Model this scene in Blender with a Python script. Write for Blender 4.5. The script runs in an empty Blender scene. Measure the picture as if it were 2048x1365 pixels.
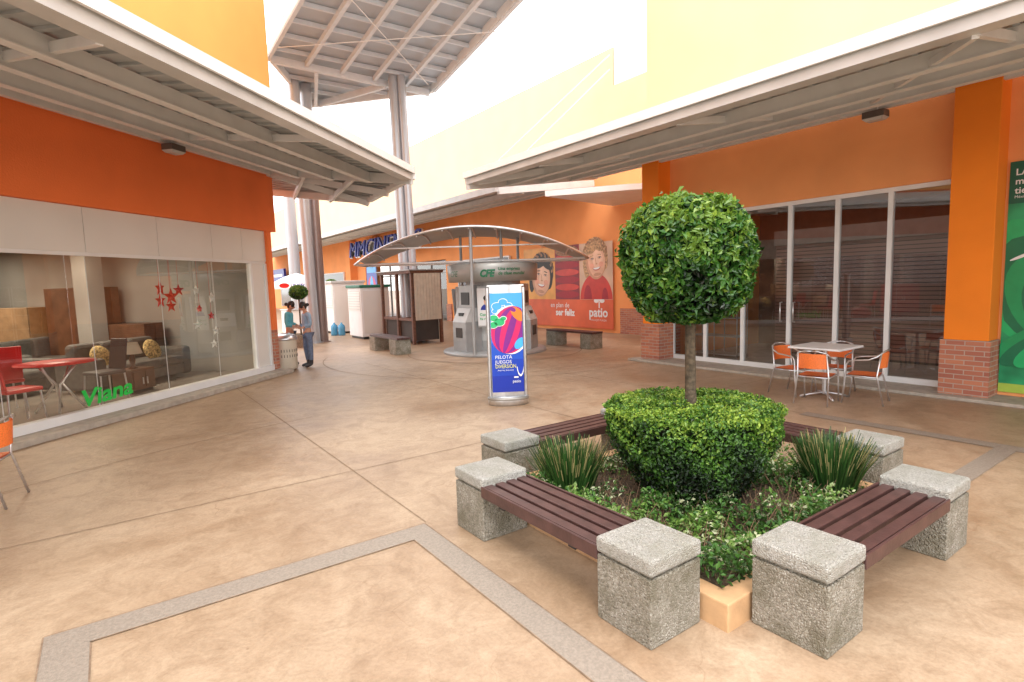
import bpy, math, random
import numpy as np
from mathutils import Vector, Matrix
random.seed(7); rng=np.random.default_rng(7)
S=bpy.context.scene
S.view_settings.view_transform='Standard'
COL=S.collection
rad=math.radians
# ---------------------------------------------------------------- materials
MATS={}
def mat(name,col,rough=.6,metal=0.,var=.08,scale=6.,bump=0.,bscale=60.,spec=.5,coat=0.,detail=2.):
    if name in MATS: return MATS[name]
    m=bpy.data.materials.new(name);m.use_nodes=True;nt=m.node_tree;N=nt.nodes;L=nt.links
    b=N['Principled BSDF'];b.inputs['Roughness'].default_value=rough;b.inputs['Metallic'].default_value=metal
    b.inputs['Specular IOR Level'].default_value=spec
    tc=N.new('ShaderNodeTexCoord');no=N.new('ShaderNodeTexNoise');no.inputs['Scale'].default_value=scale;no.inputs['Detail'].default_value=detail
    L.new(tc.outputs['Object'],no.inputs['Vector'])
    r=N.new('ShaderNodeValToRGB');c=col
    r.color_ramp.elements[0].position=.3;r.color_ramp.elements[1].position=.7
    r.color_ramp.elements[0].color=tuple(max(0,x*(1-var)) for x in c)+(1,)
    r.color_ramp.elements[1].color=tuple(min(1,x*(1+var)) for x in c)+(1,)
    L.new(no.outputs['Fac'],r.inputs['Fac']);L.new(r.outputs['Color'],b.inputs['Base Color'])
    if bump:
        n2=N.new('ShaderNodeTexNoise');n2.inputs['Scale'].default_value=bscale;n2.inputs['Detail'].default_value=1
        L.new(tc.outputs['Object'],n2.inputs['Vector'])
        bp=N.new('ShaderNodeBump');bp.inputs['Strength'].default_value=bump;bp.inputs['Distance'].default_value=.01
        L.new(n2.outputs['Fac'],bp.inputs['Height']);L.new(bp.outputs['Normal'],b.inputs['Normal'])
    MATS[name]=m;return m
def emis(name,col,st):
    m=bpy.data.materials.new(name);m.use_nodes=True;b=m.node_tree.nodes['Principled BSDF']
    b.inputs['Base Color'].default_value=col+(1,);b.inputs['Emission Color'].default_value=col+(1,);b.inputs['Emission Strength'].default_value=st
    return m
def glassmat(name,tint,ior=1.5,extra=0.0):
    m=bpy.data.materials.new(name);m.use_nodes=True;nt=m.node_tree;N=nt.nodes;L=nt.links
    for n in list(N): N.remove(n)
    o=N.new('ShaderNodeOutputMaterial');mx=N.new('ShaderNodeMixShader');t=N.new('ShaderNodeBsdfTransparent');g=N.new('ShaderNodeBsdfGlossy')
    t.inputs[0].default_value=tint+(1,);g.inputs['Roughness'].default_value=.01;g.inputs[0].default_value=(1,1,1,1)
    f=N.new('ShaderNodeFresnel');f.inputs['IOR'].default_value=ior
    a=N.new('ShaderNodeMath');a.operation='ADD';a.inputs[1].default_value=extra;a.use_clamp=True
    L.new(f.outputs[0],a.inputs[0]);L.new(a.outputs[0],mx.inputs[0]);L.new(t.outputs[0],mx.inputs[1]);L.new(g.outputs[0],mx.inputs[2]);L.new(mx.outputs[0],o.inputs[0])
    return m
def leafmat(name,cols,trans=.3,rough=.4):
    m=bpy.data.materials.new(name);m.use_nodes=True;nt=m.node_tree;N=nt.nodes;L=nt.links
    b=N['Principled BSDF'];b.inputs['Roughness'].default_value=rough;o=N['Material Output']
    at=N.new('ShaderNodeAttribute');at.attribute_name='tint';r=N.new('ShaderNodeValToRGB')
    el=r.color_ramp.elements
    while len(el)<len(cols): el.new(.5)
    for i,(p,c) in enumerate(cols): el[i].position=p;el[i].color=c+(1,)
    L.new(at.outputs['Fac'],r.inputs['Fac']);L.new(r.outputs['Color'],b.inputs['Base Color'])
    tr=N.new('ShaderNodeBsdfTranslucent');L.new(r.outputs['Color'],tr.inputs[0]);mx=N.new('ShaderNodeMixShader');mx.inputs[0].default_value=trans
    L.new(b.outputs[0],mx.inputs[1]);L.new(tr.outputs[0],mx.inputs[2]);L.new(mx.outputs[0],o.inputs[0])
    return m
def brickmat():
    m=bpy.data.materials.new('brick');m.use_nodes=True;nt=m.node_tree;N=nt.nodes;L=nt.links
    b=N['Principled BSDF'];b.inputs['Roughness'].default_value=.8
    tc=N.new('ShaderNodeTexCoord');s=N.new('ShaderNodeSeparateXYZ');L.new(tc.outputs['Object'],s.inputs[0])
    a=N.new('ShaderNodeMath');a.operation='ADD';L.new(s.outputs[0],a.inputs[0]);L.new(s.outputs[1],a.inputs[1])
    c=N.new('ShaderNodeCombineXYZ');L.new(a.outputs[0],c.inputs[0]);L.new(s.outputs[2],c.inputs[1])
    t=N.new('ShaderNodeTexBrick');t.inputs['Scale'].default_value=1;t.inputs['Brick Width'].default_value=.22;t.inputs['Row Height'].default_value=.068
    t.inputs['Mortar Size'].default_value=.006;t.inputs['Color1'].default_value=(.52,.2,.11,1);t.inputs['Color2'].default_value=(.36,.12,.08,1);t.inputs['Mortar'].default_value=(.44,.34,.28,1)
    L.new(c.outputs[0],t.inputs['Vector']);L.new(t.outputs['Color'],b.inputs['Base Color'])
    bp=N.new('ShaderNodeBump');bp.inputs['Strength'].default_value=.6;bp.inputs['Distance'].default_value=.01;bp.invert=True
    L.new(t.outputs['Fac'],bp.inputs['Height']);L.new(bp.outputs['Normal'],b.inputs['Normal']);return m
def aggregate(name,base,dark,light,moss=(.16,.15,.07),mossamt=.6,sc=130):
    m=bpy.data.materials.new(name);m.use_nodes=True;nt=m.node_tree;N=nt.nodes;L=nt.links
    b=N['Principled BSDF'];b.inputs['Roughness'].default_value=.9
    tc=N.new('ShaderNodeTexCoord');v=N.new('ShaderNodeTexVoronoi');v.inputs['Scale'].default_value=sc
    L.new(tc.outputs['Object'],v.inputs['Vector'])
    r=N.new('ShaderNodeValToRGB');e=r.color_ramp.elements;e[0].position=0;e[0].color=dark+(1,);e[1].position=1;e[1].color=light+(1,)
    x=e.new(.25);x.color=base+(1,);x=e.new(.75);x.color=tuple(q*1.12 for q in base)+(1,)
    sp=N.new('ShaderNodeSeparateColor');L.new(v.outputs['Color'],sp.inputs[0]);L.new(sp.outputs[0],r.inputs['Fac'])
    n=N.new('ShaderNodeTexNoise');n.inputs['Scale'].default_value=5;n.inputs['Detail'].default_value=5;n.inputs['Roughness'].default_value=.7;L.new(tc.outputs['Object'],n.inputs['Vector'])
    r2=N.new('ShaderNodeValToRGB');r2.color_ramp.elements[0].position=.42;r2.color_ramp.elements[1].position=.66
    r2.color_ramp.elements[0].color=(0,0,0,1);r2.color_ramp.elements[1].color=(mossamt,)*3+(1,);L.new(n.outputs['Fac'],r2.inputs['Fac'])
    mx=N.new('ShaderNodeMixRGB');L.new(r2.outputs['Color'],mx.inputs['Fac']);L.new(r.outputs['Color'],mx.inputs['Color1']);mx.inputs['Color2'].default_value=moss+(1,)
    L.new(mx.outputs['Color'],b.inputs['Base Color'])
    n3=N.new('ShaderNodeTexNoise');n3.inputs['Scale'].default_value=35;n3.inputs['Detail'].default_value=3;L.new(tc.outputs['Object'],n3.inputs['Vector'])
    sb=N.new('ShaderNodeMath');sb.operation='SUBTRACT';L.new(n3.outputs['Fac'],sb.inputs[0]);L.new(v.outputs['Distance'],sb.inputs[1])
    bp=N.new('ShaderNodeBump');bp.inputs['Strength'].default_value=1;bp.inputs['Distance'].default_value=.014
    L.new(sb.outputs[0],bp.inputs['Height']);L.new(bp.outputs['Normal'],b.inputs['Normal']);return m
def groundmat():
    m=bpy.data.materials.new('stained_concrete');m.use_nodes=True;nt=m.node_tree;N=nt.nodes;L=nt.links
    b=N['Principled BSDF'];tc=N.new('ShaderNodeTexCoord')
    def noise(s,d=3,ro=.6,dist=0):
        n=N.new('ShaderNodeTexNoise');n.inputs['Scale'].default_value=s;n.inputs['Detail'].default_value=d;n.inputs['Roughness'].default_value=ro;n.inputs['Distortion'].default_value=dist
        L.new(tc.outputs['Object'],n.inputs['Vector']);return n
    def ramp(src,p0,c0,p1,c1):
        r=N.new('ShaderNodeValToRGB');r.color_ramp.elements[0].position=p0;r.color_ramp.elements[1].position=p1
        r.color_ramp.elements[0].color=c0+(1,);r.color_ramp.elements[1].color=c1+(1,);L.new(src,r.inputs['Fac']);return r
    big=noise(.5,6,.68,.7)
    a=ramp(big.outputs['Fac'],.34,(.36,.235,.142),.64,(.53,.39,.265))
    c=ramp(noise(4,7,.76,.9).outputs['Fac'],.32,(.74,.70,.66),.58,(1,1,1))
    mu=N.new('ShaderNodeMixRGB');mu.blend_type='MULTIPLY';mu.inputs['Fac'].default_value=1;L.new(a.outputs[0],mu.inputs['Color1']);L.new(c.outputs[0],mu.inputs['Color2'])
    d=ramp(noise(45,3,.7).outputs['Fac'],.3,(.84,.83,.82),.6,(1,1,1))
    m2=N.new('ShaderNodeMixRGB');m2.blend_type='MULTIPLY';m2.inputs['Fac'].default_value=1;L.new(mu.outputs[0],m2.inputs['Color1']);L.new(d.outputs[0],m2.inputs['Color2'])
    wn=noise(2.2,2);vm=N.new('ShaderNodeVectorMath');vm.operation='MULTIPLY_ADD';vm.inputs[1].default_value=(.5,.5,.5)
    L.new(wn.outputs['Color'],vm.inputs[0]);L.new(tc.outputs['Object'],vm.inputs[2])
    v=N.new('ShaderNodeTexVoronoi');v.feature='DISTANCE_TO_EDGE';v.inputs['Scale'].default_value=2.3;L.new(vm.outputs[0],v.inputs['Vector'])
    cr=ramp(v.outputs['Distance'],.0,(.72,.64,.57),.01,(1,1,1))
    fade=ramp(noise(1.1,2).outputs['Fac'],.48,(0,0,0),.66,(.7,.7,.7))
    m3=N.new('ShaderNodeMixRGB');m3.blend_type='MULTIPLY';L.new(fade.outputs[0],m3.inputs['Fac']);L.new(m2.outputs[0],m3.inputs['Color1']);L.new(cr.outputs[0],m3.inputs['Color2'])
    # scattered dark spots and stains
    sv=N.new('ShaderNodeTexVoronoi');sv.inputs['Scale'].default_value=3.1;L.new(tc.outputs['Object'],sv.inputs['Vector'])
    sr=ramp(sv.outputs['Distance'],.015,(.6,.55,.5),.035,(1,1,1))
    m4=N.new('ShaderNodeMixRGB');m4.blend_type='MULTIPLY';m4.inputs['Fac'].default_value=.6;L.new(m3.outputs[0],m4.inputs['Color1']);L.new(sr.outputs[0],m4.inputs['Color2'])
    L.new(m4.outputs[0],b.inputs['Base Color'])
    rr=ramp(big.outputs['Fac'],.3,(.34,.34,.34),.7,(.58,.58,.58));L.new(rr.outputs[0],b.inputs['Roughness'])
    bp=N.new('ShaderNodeBump');bp.inputs['Strength'].default_value=.45;bp.inputs['Distance'].default_value=.012
    L.new(noise(10,4,.65,.5).outputs['Fac'],bp.inputs['Height']);L.new(bp.outputs['Normal'],b.inputs['Normal']);return m

GROUND=groundmat()
M_band=mat('grey_paving',(.30,.245,.195),.7,var=.14,scale=60,bump=.4,bscale=150)
M_joint=mat('joint',(.27,.18,.115),.9,var=.3,scale=20)
M_kerbc=mat('kerb_concrete',(.42,.37,.31),.8,var=.15,scale=10,bump=.2)
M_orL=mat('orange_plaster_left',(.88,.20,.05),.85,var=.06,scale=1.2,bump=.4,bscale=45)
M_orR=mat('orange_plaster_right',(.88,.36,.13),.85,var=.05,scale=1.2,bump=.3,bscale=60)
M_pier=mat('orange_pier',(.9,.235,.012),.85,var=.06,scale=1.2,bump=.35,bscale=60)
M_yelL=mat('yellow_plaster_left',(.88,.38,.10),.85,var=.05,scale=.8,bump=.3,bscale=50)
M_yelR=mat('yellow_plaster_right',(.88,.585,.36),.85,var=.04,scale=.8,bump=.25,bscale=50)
M_white=mat('white_paint',(.78,.785,.78),.45,var=.04,scale=3)
M_steel=mat('painted_steel_beam',(.70,.71,.71),.5,var=.06,scale=3)
M_gut=mat('gutter_metal',(.56,.57,.57),.4,var=.1,scale=2.5)
M_deck=mat('metal_deck',(.42,.45,.465),.45,metal=.1,var=.12,scale=3)
M_alu=mat('brushed_aluminium',(.66,.66,.67),.3,metal=.9,var=.08,scale=20)
M_galv=mat('galvanised_column',(.46,.49,.53),.3,metal=.25,var=.03,scale=2)
M_brick=brickmat()
M_block=aggregate('exposed_aggregate',(.34,.305,.245),(.19,.165,.125),(.54,.5,.43),moss=(.155,.135,.08),mossamt=.75,sc=115)
M_cap=aggregate('aggregate_cap',(.5,.475,.425),(.34,.32,.275),(.66,.64,.59),moss=(.35,.33,.25),mossamt=.6,sc=150)
M_slat=mat('brown_painted_slat',(.078,.036,.032),.38,var=.2,scale=12,bump=.1)
M_kerb=mat('cream_kerb',(.54,.32,.16),.8,var=.12,scale=8,bump=.2)
M_soil=mat('soil',(.09,.06,.035),.95,var=.5,scale=30,bump=1,bscale=40)
M_bark=mat('bark',(.10,.072,.045),.9,var=.45,scale=30,bump=.8,bscale=50)
M_black=mat('black_rubber',(.02,.02,.02),.5)
M_dark=mat('dark_interior',(.05,.04,.035),.7,var=.2,scale=2)
M_glassL=glassmat('shop_glass_left',(.88,.91,.9),1.55,.05)
M_glassR=glassmat('shop_glass_right',(.72,.72,.73),1.6,.04)
M_orange=mat('orange_weave',(.88,.2,.04),.45,var=.15,scale=80,bump=.4,bscale=200)
M_red=mat('red_plastic',(.6,.02,.02),.3,var=.1)
M_green=mat('green_vinyl',(.02,.55,.08),.4)
M_grey=mat('grey_metal_panel',(.33,.335,.335),.35,metal=.2,var=.06)
M_lgrey=mat('light_grey_panel',(.5,.5,.49),.4,var=.05)
M_wood=mat('dark_wood',(.14,.06,.035),.55,var=.3,scale=12,bump=.2)
M_blue=mat('poster_blue',(.01,.045,.42),.35,var=.1)
M_sky=mat('poster_sky',(.06,.4,.85),.35,var=.1)
M_navy=mat('sign_blue',(.02,.04,.33),.4)
M_pw=mat('print_white',(.8,.8,.8),.4,var=.02)
M_purple=mat('print_purple',(.2,.01,.22),.35)
M_mag=mat('print_magenta',(.6,.01,.12),.35)
M_pgreen=mat('print_green',(.02,.42,.14),.35)
M_pred=mat('print_red',(.55,.04,.025),.45,var=.12,scale=3)
M_porange=mat('print_orange',(.68,.12,.04),.45,var=.1,scale=2)
M_pyel=mat('print_yellow',(.75,.36,.08),.45,var=.15,scale=2)
M_skin=mat('skin',(.48,.25,.16),.55,var=.05)
M_pskin=mat('print_skin',(.72,.42,.28),.5,var=.1,scale=3)
M_hair=mat('hair',(.02,.013,.01),.5,var=.3,scale=40)
M_phair=mat('print_hair',(.3,.15,.07),.5,var=.4,scale=14)
M_cream=mat('cream_cloth',(.55,.47,.38),.8,var=.1,scale=6,bump=.2)
# ---------------------------------------------------------------- mesh builder
class MB:
    def __init__(s): s.v=[];s.f=[];s.m=[];s.sm=[];s.mats=[]
    def mi(s,m):
        if m not in s.mats: s.mats.append(m)
        return s.mats.index(m)
    def add(s,vs,fs,m,smooth=False):
        o=len(s.v);s.v+= [tuple(v) for v in vs];i=s.mi(m)
        for f in fs: s.f.append(tuple(o+k for k in f));s.m.append(i);s.sm.append(smooth)
    def box(s,x0,x1,y0,y1,z0,z1,m):
        s.add([(x0,y0,z0),(x1,y0,z0),(x1,y1,z0),(x0,y1,z0),(x0,y0,z1),(x1,y0,z1),(x1,y1,z1),(x0,y1,z1)],
              [(0,3,2,1),(4,5,6,7),(0,1,5,4),(1,2,6,5),(2,3,7,6),(3,0,4,7)],m)
    def beam(s,p0,p1,w,h,m,up=(0,0,1)):
        p0=Vector(p0);p1=Vector(p1);d=(p1-p0).normalized();u=Vector(up);r=d.cross(u).normalized();u=r.cross(d)
        vs=[]
        for p in (p0,p1):
            for a,b in((-1,-1),(1,-1),(1,1),(-1,1)): vs.append(p+r*a*w/2+u*b*h/2)
        s.add(vs,[(0,1,2,3),(7,6,5,4),(0,4,5,1),(1,5,6,2),(2,6,7,3),(3,7,4,0)],m)
    def cyl(s,p0,p1,r0,r1,m,n=16,caps=True):
        p0=Vector(p0);p1=Vector(p1);d=(p1-p0).normalized();a=Vector((1,0,0)) if abs(d.z)>.9 else Vector((0,0,1))
        r=d.cross(a).normalized();u=d.cross(r)
        vs=[];
        for p,R in((p0,r0),(p1,r1)):
            for k in range(n):
                t=2*math.pi*k/n;vs.append(p+(r*math.cos(t)+u*math.sin(t))*R)
        s.add(vs,[(k,(k+1)%n,n+(k+1)%n,n+k) for k in range(n)],m,True)
        if caps:
            s.add(vs[:n],[tuple(range(n))[::-1]],m);s.add(vs[n:],[tuple(range(n))],m)
    def tube(s,pts,r,m,n=8,closed=False):
        P=[Vector(p) for p in pts];vs=[];K=len(P);prev=None
        for i,p in enumerate(P):
            d=(P[(i+1)%K]-P[i-1]) if (closed or 0<i<K-1) else (P[1]-P[0] if i==0 else P[-1]-P[-2])
            d.normalize()
            if prev is None:
                a=Vector((0,0,1)) if abs(d.z)<.9 else Vector((1,0,0));rr=d.cross(a).normalized()
            else: rr=(prev-d*prev.dot(d)).normalized()
            prev=rr;u=d.cross(rr)
            R=r[i] if isinstance(r,(list,tuple)) else r
            for k in range(n):
                t=2*math.pi*k/n;vs.append(p+(rr*math.cos(t)+u*math.sin(t))*R)
        fs=[]
        for i in range(K if closed else K-1):
            j=(i+1)%K
            for k in range(n): fs.append((i*n+k,i*n+(k+1)%n,j*n+(k+1)%n,j*n+k))
        if not closed: fs.append(tuple(range(n))[::-1]);fs.append(tuple((K-1)*n+k for k in range(n)))
        s.add(vs,fs,m,True)
    def prism(s,poly,z0,z1,m):
        n=len(poly);vs=[(p[0],p[1],z0) for p in poly]+[(p[0],p[1],z1) for p in poly]
        s.add(vs,[tuple(range(n))[::-1],tuple(range(n,2*n))]+[(k,(k+1)%n,n+(k+1)%n,n+k) for k in range(n)],m)
    def slab(s,pts,th,m):
        n=len(pts);vs=[tuple(p) for p in pts]+[(p[0],p[1],p[2]+th) for p in pts]
        s.add(vs,[tuple(range(n))[::-1],tuple(range(n,2*n))]+[(k,(k+1)%n,n+(k+1)%n,n+k) for k in range(n)],m)
    def lathe(s,prof,m,c=(0,0),n=24,sy=1):
        vs=[];K=len(prof)
        for r,z in prof:
            for k in range(n):
                t=2*math.pi*k/n;vs.append((c[0]+r*math.cos(t),c[1]+sy*r*math.sin(t),z))
        fs=[(i*n+k,i*n+(k+1)%n,(i+1)*n+(k+1)%n,(i+1)*n+k) for i in range(K-1) for k in range(n)]
        s.add(vs,fs,m,True)
    def ellipsoid(s,c,r,m,n=16,k=10,rot=None):
        vs=[];fs=[];c=Vector(c)
        for i in range(k+1):
            ph=math.pi*i/k
            for j in range(n):
                t=2*math.pi*j/n;v=Vector((r[0]*math.sin(ph)*math.cos(t),r[1]*math.sin(ph)*math.sin(t),r[2]*math.cos(ph)))
                if rot: v=rot@v
                vs.append(c+v)
        for i in range(k):
            for j in range(n): fs.append((i*n+j,(i+1)*n+j,(i+1)*n+(j+1)%n,i*n+(j+1)%n))
        s.add(vs,fs,m,True)
    def obj(s,name,parent=None,off=(0,0,0),bevel=0,label=None,kind=None):
        me=bpy.data.meshes.new(name);o3=Vector(off)
        me.from_pydata([tuple(Vector(v)-o3) for v in s.v],[],s.f)
        for m in s.mats: me.materials.append(m)
        me.polygons.foreach_set('material_index',s.m);me.polygons.foreach_set('use_smooth',s.sm);me.update()
        ob=bpy.data.objects.new(name,me);COL.objects.link(ob)
        if parent is not None: ob.parent=parent
        else: ob.location=off
        if bevel:
            b=ob.modifiers.new('b','BEVEL');b.width=bevel;b.segments=2;b.limit_method='ANGLE';b.harden_normals=False
        if label: ob['label']=label
        if kind: ob['kind']=kind
        return ob
class Plane2:
    """flat printed artwork on a real surface: origin, right, up, outward normal"""
    def __init__(s,o,r,u,step=.003):
        s.o=Vector(o);s.r=Vector(r).normalized();s.u=Vector(u).normalized();s.n=s.r.cross(s.u);s.st=step
    def P(s,x,y,l): return s.o+s.r*x+s.u*y+s.n*(l*s.st)
    def poly(s,b,pts,l,m): b.add([s.P(x,y,l) for x,y in pts],[tuple(range(len(pts)))],m)
    def rect(s,b,x0,x1,y0,y1,l,m): s.poly(b,[(x0,y0),(x1,y0),(x1,y1),(x0,y1)],l,m)
    def ell(s,b,cx,cy,rx,ry,l,m,a0=0,a1=360,rot=0,n=28,clip=None):
        pts=[];c,q=math.cos(rad(rot)),math.sin(rad(rot));K=n if a1-a0>=360 else n+1
        for k in range(K):
            t=rad(a0+(a1-a0)*k/n);x,y=rx*math.cos(t),ry*math.sin(t);X,Y=(cx+x*c-y*q,cy+x*q+y*c)
            if clip: X=min(max(X,clip[0]),clip[1])
            pts.append((X,Y))
        s.poly(b,pts,l,m)
    def text(s,b,body,x,y,size,l,m,width=None,bold=0.,shear=0.,ext=0.,align='LEFT'):
        cu=bpy.data.curves.new('t','FONT');cu.body=body;cu.size=size;cu.offset=bold;cu.shear=shear;cu.align_x=align;cu.extrude=ext;cu.resolution_u=3
        ob=bpy.data.objects.new('t',cu);COL.objects.link(ob);dg=bpy.context.evaluated_depsgraph_get()
        me=bpy.data.meshes.new_from_object(ob.evaluated_get(dg));vs=[v.co.copy() for v in me.vertices]
        if not vs: return
        w=max(v.x for v in vs)-min(v.x for v in vs);k=width/w if width else 1
        b.add([s.P(x+v.x*k,y+v.y,l)+s.n*(v.z+ext) for v in vs],[tuple(p.vertices) for p in me.polygons],m)
        bpy.data.objects.remove(ob);bpy.data.meshes.remove(me)
def thing(name,label,cat,loc,rot=0,group=None):
    e=bpy.data.objects.new(name,None);COL.objects.link(e);e.location=loc;e.rotation_euler=(0,0,rad(rot));e.empty_display_size=.1
    e['label']=label;e['category']=cat
    if group:e['group']=group
    return e
def tag(o,label,cat,group=None):
    o['label']=label;o['category']=cat
    if group:o['group']=group
    return o
def dup(root,loc,rot=None,label=None):
    def cp(o,par):
        c=o.copy();COL.objects.link(c)
        if par is not None: c.parent=par
        for ch in o.children: cp(ch,c)
        return c
    c=cp(root,None);c.location=loc
    if rot is not None:c.rotation_euler=(0,0,rad(rot))
    if label:c['label']=label
    return c
def struct(b,name,off=(0,0,0),**k):
    o=b.obj(name,off=off,**k);o['kind']='structure';return o
# ---------------------------------------------------------------- ground
b=MB();b.add([(-150,-60,0),(150,-60,0),(150,250,0),(-150,250,0)],[(0,1,2,3)],GROUND);struct(b,'ground')
def strip(b,x0,x1,y0,y1,z,m): b.add([(x0,y0,z),(x1,y0,z),(x1,y1,z),(x0,y1,z)],[(0,1,2,3)],m)
b=MB()
strip(b,-.42,1.82,3.58,3.78,.004,M_band);strip(b,1.64,1.82,-4,3.58,.004,M_band);strip(b,-.42,-.22,-4,3.58,.004,M_band)
strip(b,7.14,7.34,-2,3.7,.004,M_band);strip(b,5.6,7.14,1.55,1.72,.004,M_band)
struct(b,'paving_band')
b=MB()
strip(b,1.84,1.849,3.8,13.5,.004,M_joint);strip(b,-12,9.3,5.36,5.369,.004,M_joint)
strip(b,4.9,4.909,4.5,13,.004,M_joint);strip(b,3.7,9.3,9.0,9.01,.004,M_joint)
strip(b,7.23,7.24,3.7,9,.004,M_joint)
def edge(x0,x1,y0,y1): strip(b,x0,x1,y0,y1,.006,M_joint)
e_=.007
edge(-.42,1.82,3.78,3.78+e_);edge(-.22,1.64,3.58-e_,3.58);edge(1.82,1.82+e_,-4,3.78);edge(1.64-e_,1.64,-4,3.58);edge(-.42-e_,-.42,-4,3.78);edge(-.22,-.22+e_,-4,3.58)
edge(7.14-e_,7.14,1.72,3.7);edge(7.34,7.34+e_,-2,3.7)
def ring(b,c,r,w,a0,a1,z,m,n=60):
    vs=[];
    for k in range(n+1):
        t=rad(a0+(a1-a0)*k/n)
        for R in (r,r+w): vs.append((c[0]+R*math.cos(t),c[1]+R*math.sin(t),z))
    b.add(vs,[(2*k,2*k+1,2*k+3,2*k+2) for k in range(n)],m)
ring(b,(8.4,12.6),2.3,.015,150,340,.008,M_joint);ring(b,(8.4,12.6),4.4,.015,150,300,.008,M_joint)
ring(b,(4,-2),10.2,.012,100,170,.008,M_joint)
struct(b,'paving_joint')
b=MB();b.add([(8.4+2.3*math.cos(rad(6*k)),12.6+2.3*math.sin(rad(6*k)),.004) for k in range(60)],[tuple(range(60))],mat('tinted_concrete',(.37,.255,.17),.5,var=.2,scale=2));struct(b,'paving_circle')
b=MB();b.box(9.4,9.62,-12,8.75,0,.05,M_kerbc);b.box(9.62,14,-12,8.7,0,.048,M_kerbc);struct(b,'pavement',bevel=.01)
# ---------------------------------------------------------------- right building
RB=thing('shop_building','orange and yellow shop building with brick-based piers and tall glazing','building',(9.8,2.7,0))
off=(9.8,2.7,0)
def rp(b,name,parent=RB,**k): return b.obj(name,parent,off,**k)
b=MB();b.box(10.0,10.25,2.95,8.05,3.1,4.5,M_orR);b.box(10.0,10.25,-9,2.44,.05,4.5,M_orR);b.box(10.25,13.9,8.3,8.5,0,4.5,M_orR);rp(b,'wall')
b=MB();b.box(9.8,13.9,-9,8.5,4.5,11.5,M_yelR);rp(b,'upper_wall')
for y0,y1 in((2.44,2.95),(8.05,8.5)):
    b=MB();b.box(9.62,10.3,y0,y1,.82,4.5,M_pier);pp=rp(b,'pier',bevel=.01)
    b=MB();b.box(9.59,10.3,y0-.03,y1+.03,.05,.82,M_brick);rp(b,'brick_base',pp)
ys=[8.05,7.22,6.37,5.45,4.64,3.85,2.95]
for i in range(6):
    y1,y0=ys[i],ys[i+1];b=MB()
    b.add([(10.1,y0+.03,.1),(10.1,y1-.03,.1),(10.1,y1-.03,3.06),(10.1,y0+.03,3.06)],[(3,2,1,0)],M_glassR)
    door=i in(2,3);g=rp(b,'door' if door else 'window')
    b=MB();w=.035
    b.box(10.06,10.14,y0,y0+w,.05,3.1,M_white);b.box(10.06,10.14,y1-w,y1,.05,3.1,M_white)
    b.box(10.06,10.14,y0+w,y1-w,3.03,3.1,M_white);b.box(10.06,10.14,y0+w,y1-w,.05,.14,M_white)
    rp(b,'frame',g)
    if door:
        b=MB();yy=y0+.12 if i==2 else y1-.12
        b.tube([(10.06,yy,.95),(10.0,yy,.95),(10.0,yy,1.3),(10.06,yy,1.3)],.012,M_alu);rp(b,'handle',g)
# interior
M_shut=mat('roller_shutter',(.30,.165,.135),.5,var=.1,scale=1)
b=MB();b.box(10.25,13.8,-9,8.28,.05,.06,mat('pale_tile',(.6,.55,.5),.25,var=.1));rp(b,'floor')
b=MB();b.box(10.25,13.8,2.2,8.28,3.3,3.34,M_lgrey);b.box(13.7,13.8,2.2,8.28,.05,3.3,mat('shop_brown_wall',(.2,.12,.09),.7));b.box(10.25,13.8,2.1,2.2,.05,3.3,M_dark);b.box(10.25,13.8,8.2,8.28,.05,3.3,M_orR);rp(b,'inner_wall')
b=MB()
for k in range(30): 
    z=.1+k*.078;b.beam((12.2,2.3,z+.04),(12.2,6.9,z+.04),.03,.062,M_shut)
b.box(12.22,12.24,2.3,6.9,.06,2.44,M_dark);b.box(12.1,12.3,2.3,6.9,2.44,2.75,mat('shutter_box',(.25,.2,.18),.5));rp(b,'shutter')
M_fillw=emis('added_fill_white',(1,.93,.82),10.)
for y in(3.6,5.2,6.8): b=MB();b.box(11.0,11.15,y-.4,y+.4,3.26,3.29,M_fillw);rp(b,'ceiling_lamp_or_fill')  # glowing strips added to brighten the shutter and room behind the glass
b=MB()
for z in(.1,.5,.9,1.3,1.7,2.1): b.box(10.8,11.2,6.95,8.1,z,z+.02,M_lgrey)
for y in(6.95,7.5,8.08):
    for x in(10.8,11.18): b.box(x,x+.02,y,y+.02,.06,2.15,M_alu)
tag(b.obj('display_shelf',off=(11,7.5,.06)),'empty glass display shelf unit inside the shop window','shelf')
# generic canopy
def canopy(parent,off,outer,inner,ntp=(1,2,3),total=4,ribs=.24,deckth=.03,name='canopy'):
    """outer/inner: (start,end) 3D lines; quad deck with purlins parallel to the edge"""
    o0,o1=map(Vector,outer);i0,i1=map(Vector,inner)
    b=MB();b.slab([o0,o1,i1,i0] if (o1-o0).cross(i0-o0).z>0 else [i0,i1,o1,o0],deckth,M_deck)
    n=int((o1-o0).length/ribs)
    for k in range(1,n):
        t=k/n;p=o0.lerp(o1,t);q=i0.lerp(i1,t);b.beam(p-Vector((0,0,.012)),q-Vector((0,0,.012)),.05,.024,M_deck)
    c=b.obj(name,parent,off)
    for k in ntp:
        t=k/total;p=o0.lerp(i0,t)-Vector((0,0,.11));q=o1.lerp(i1,t)-Vector((0,0,.11))
        b=MB();b.beam(p,q,.06,.17,M_steel);b.beam(p-Vector((0,0,.085)),q-Vector((0,0,.085)),.11,.012,M_steel);b.obj('beam',c,off)
    return c
Z=Vector((0,0,1))
o0=Vector((5.45,-8,3.70));o1=Vector((5.45,8.9,3.70));i0=Vector((9.8,-8,4.42));i1=Vector((9.8,10.1,4.42))
c=canopy(RB,off,(o0,o1),(i0,i1))
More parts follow.
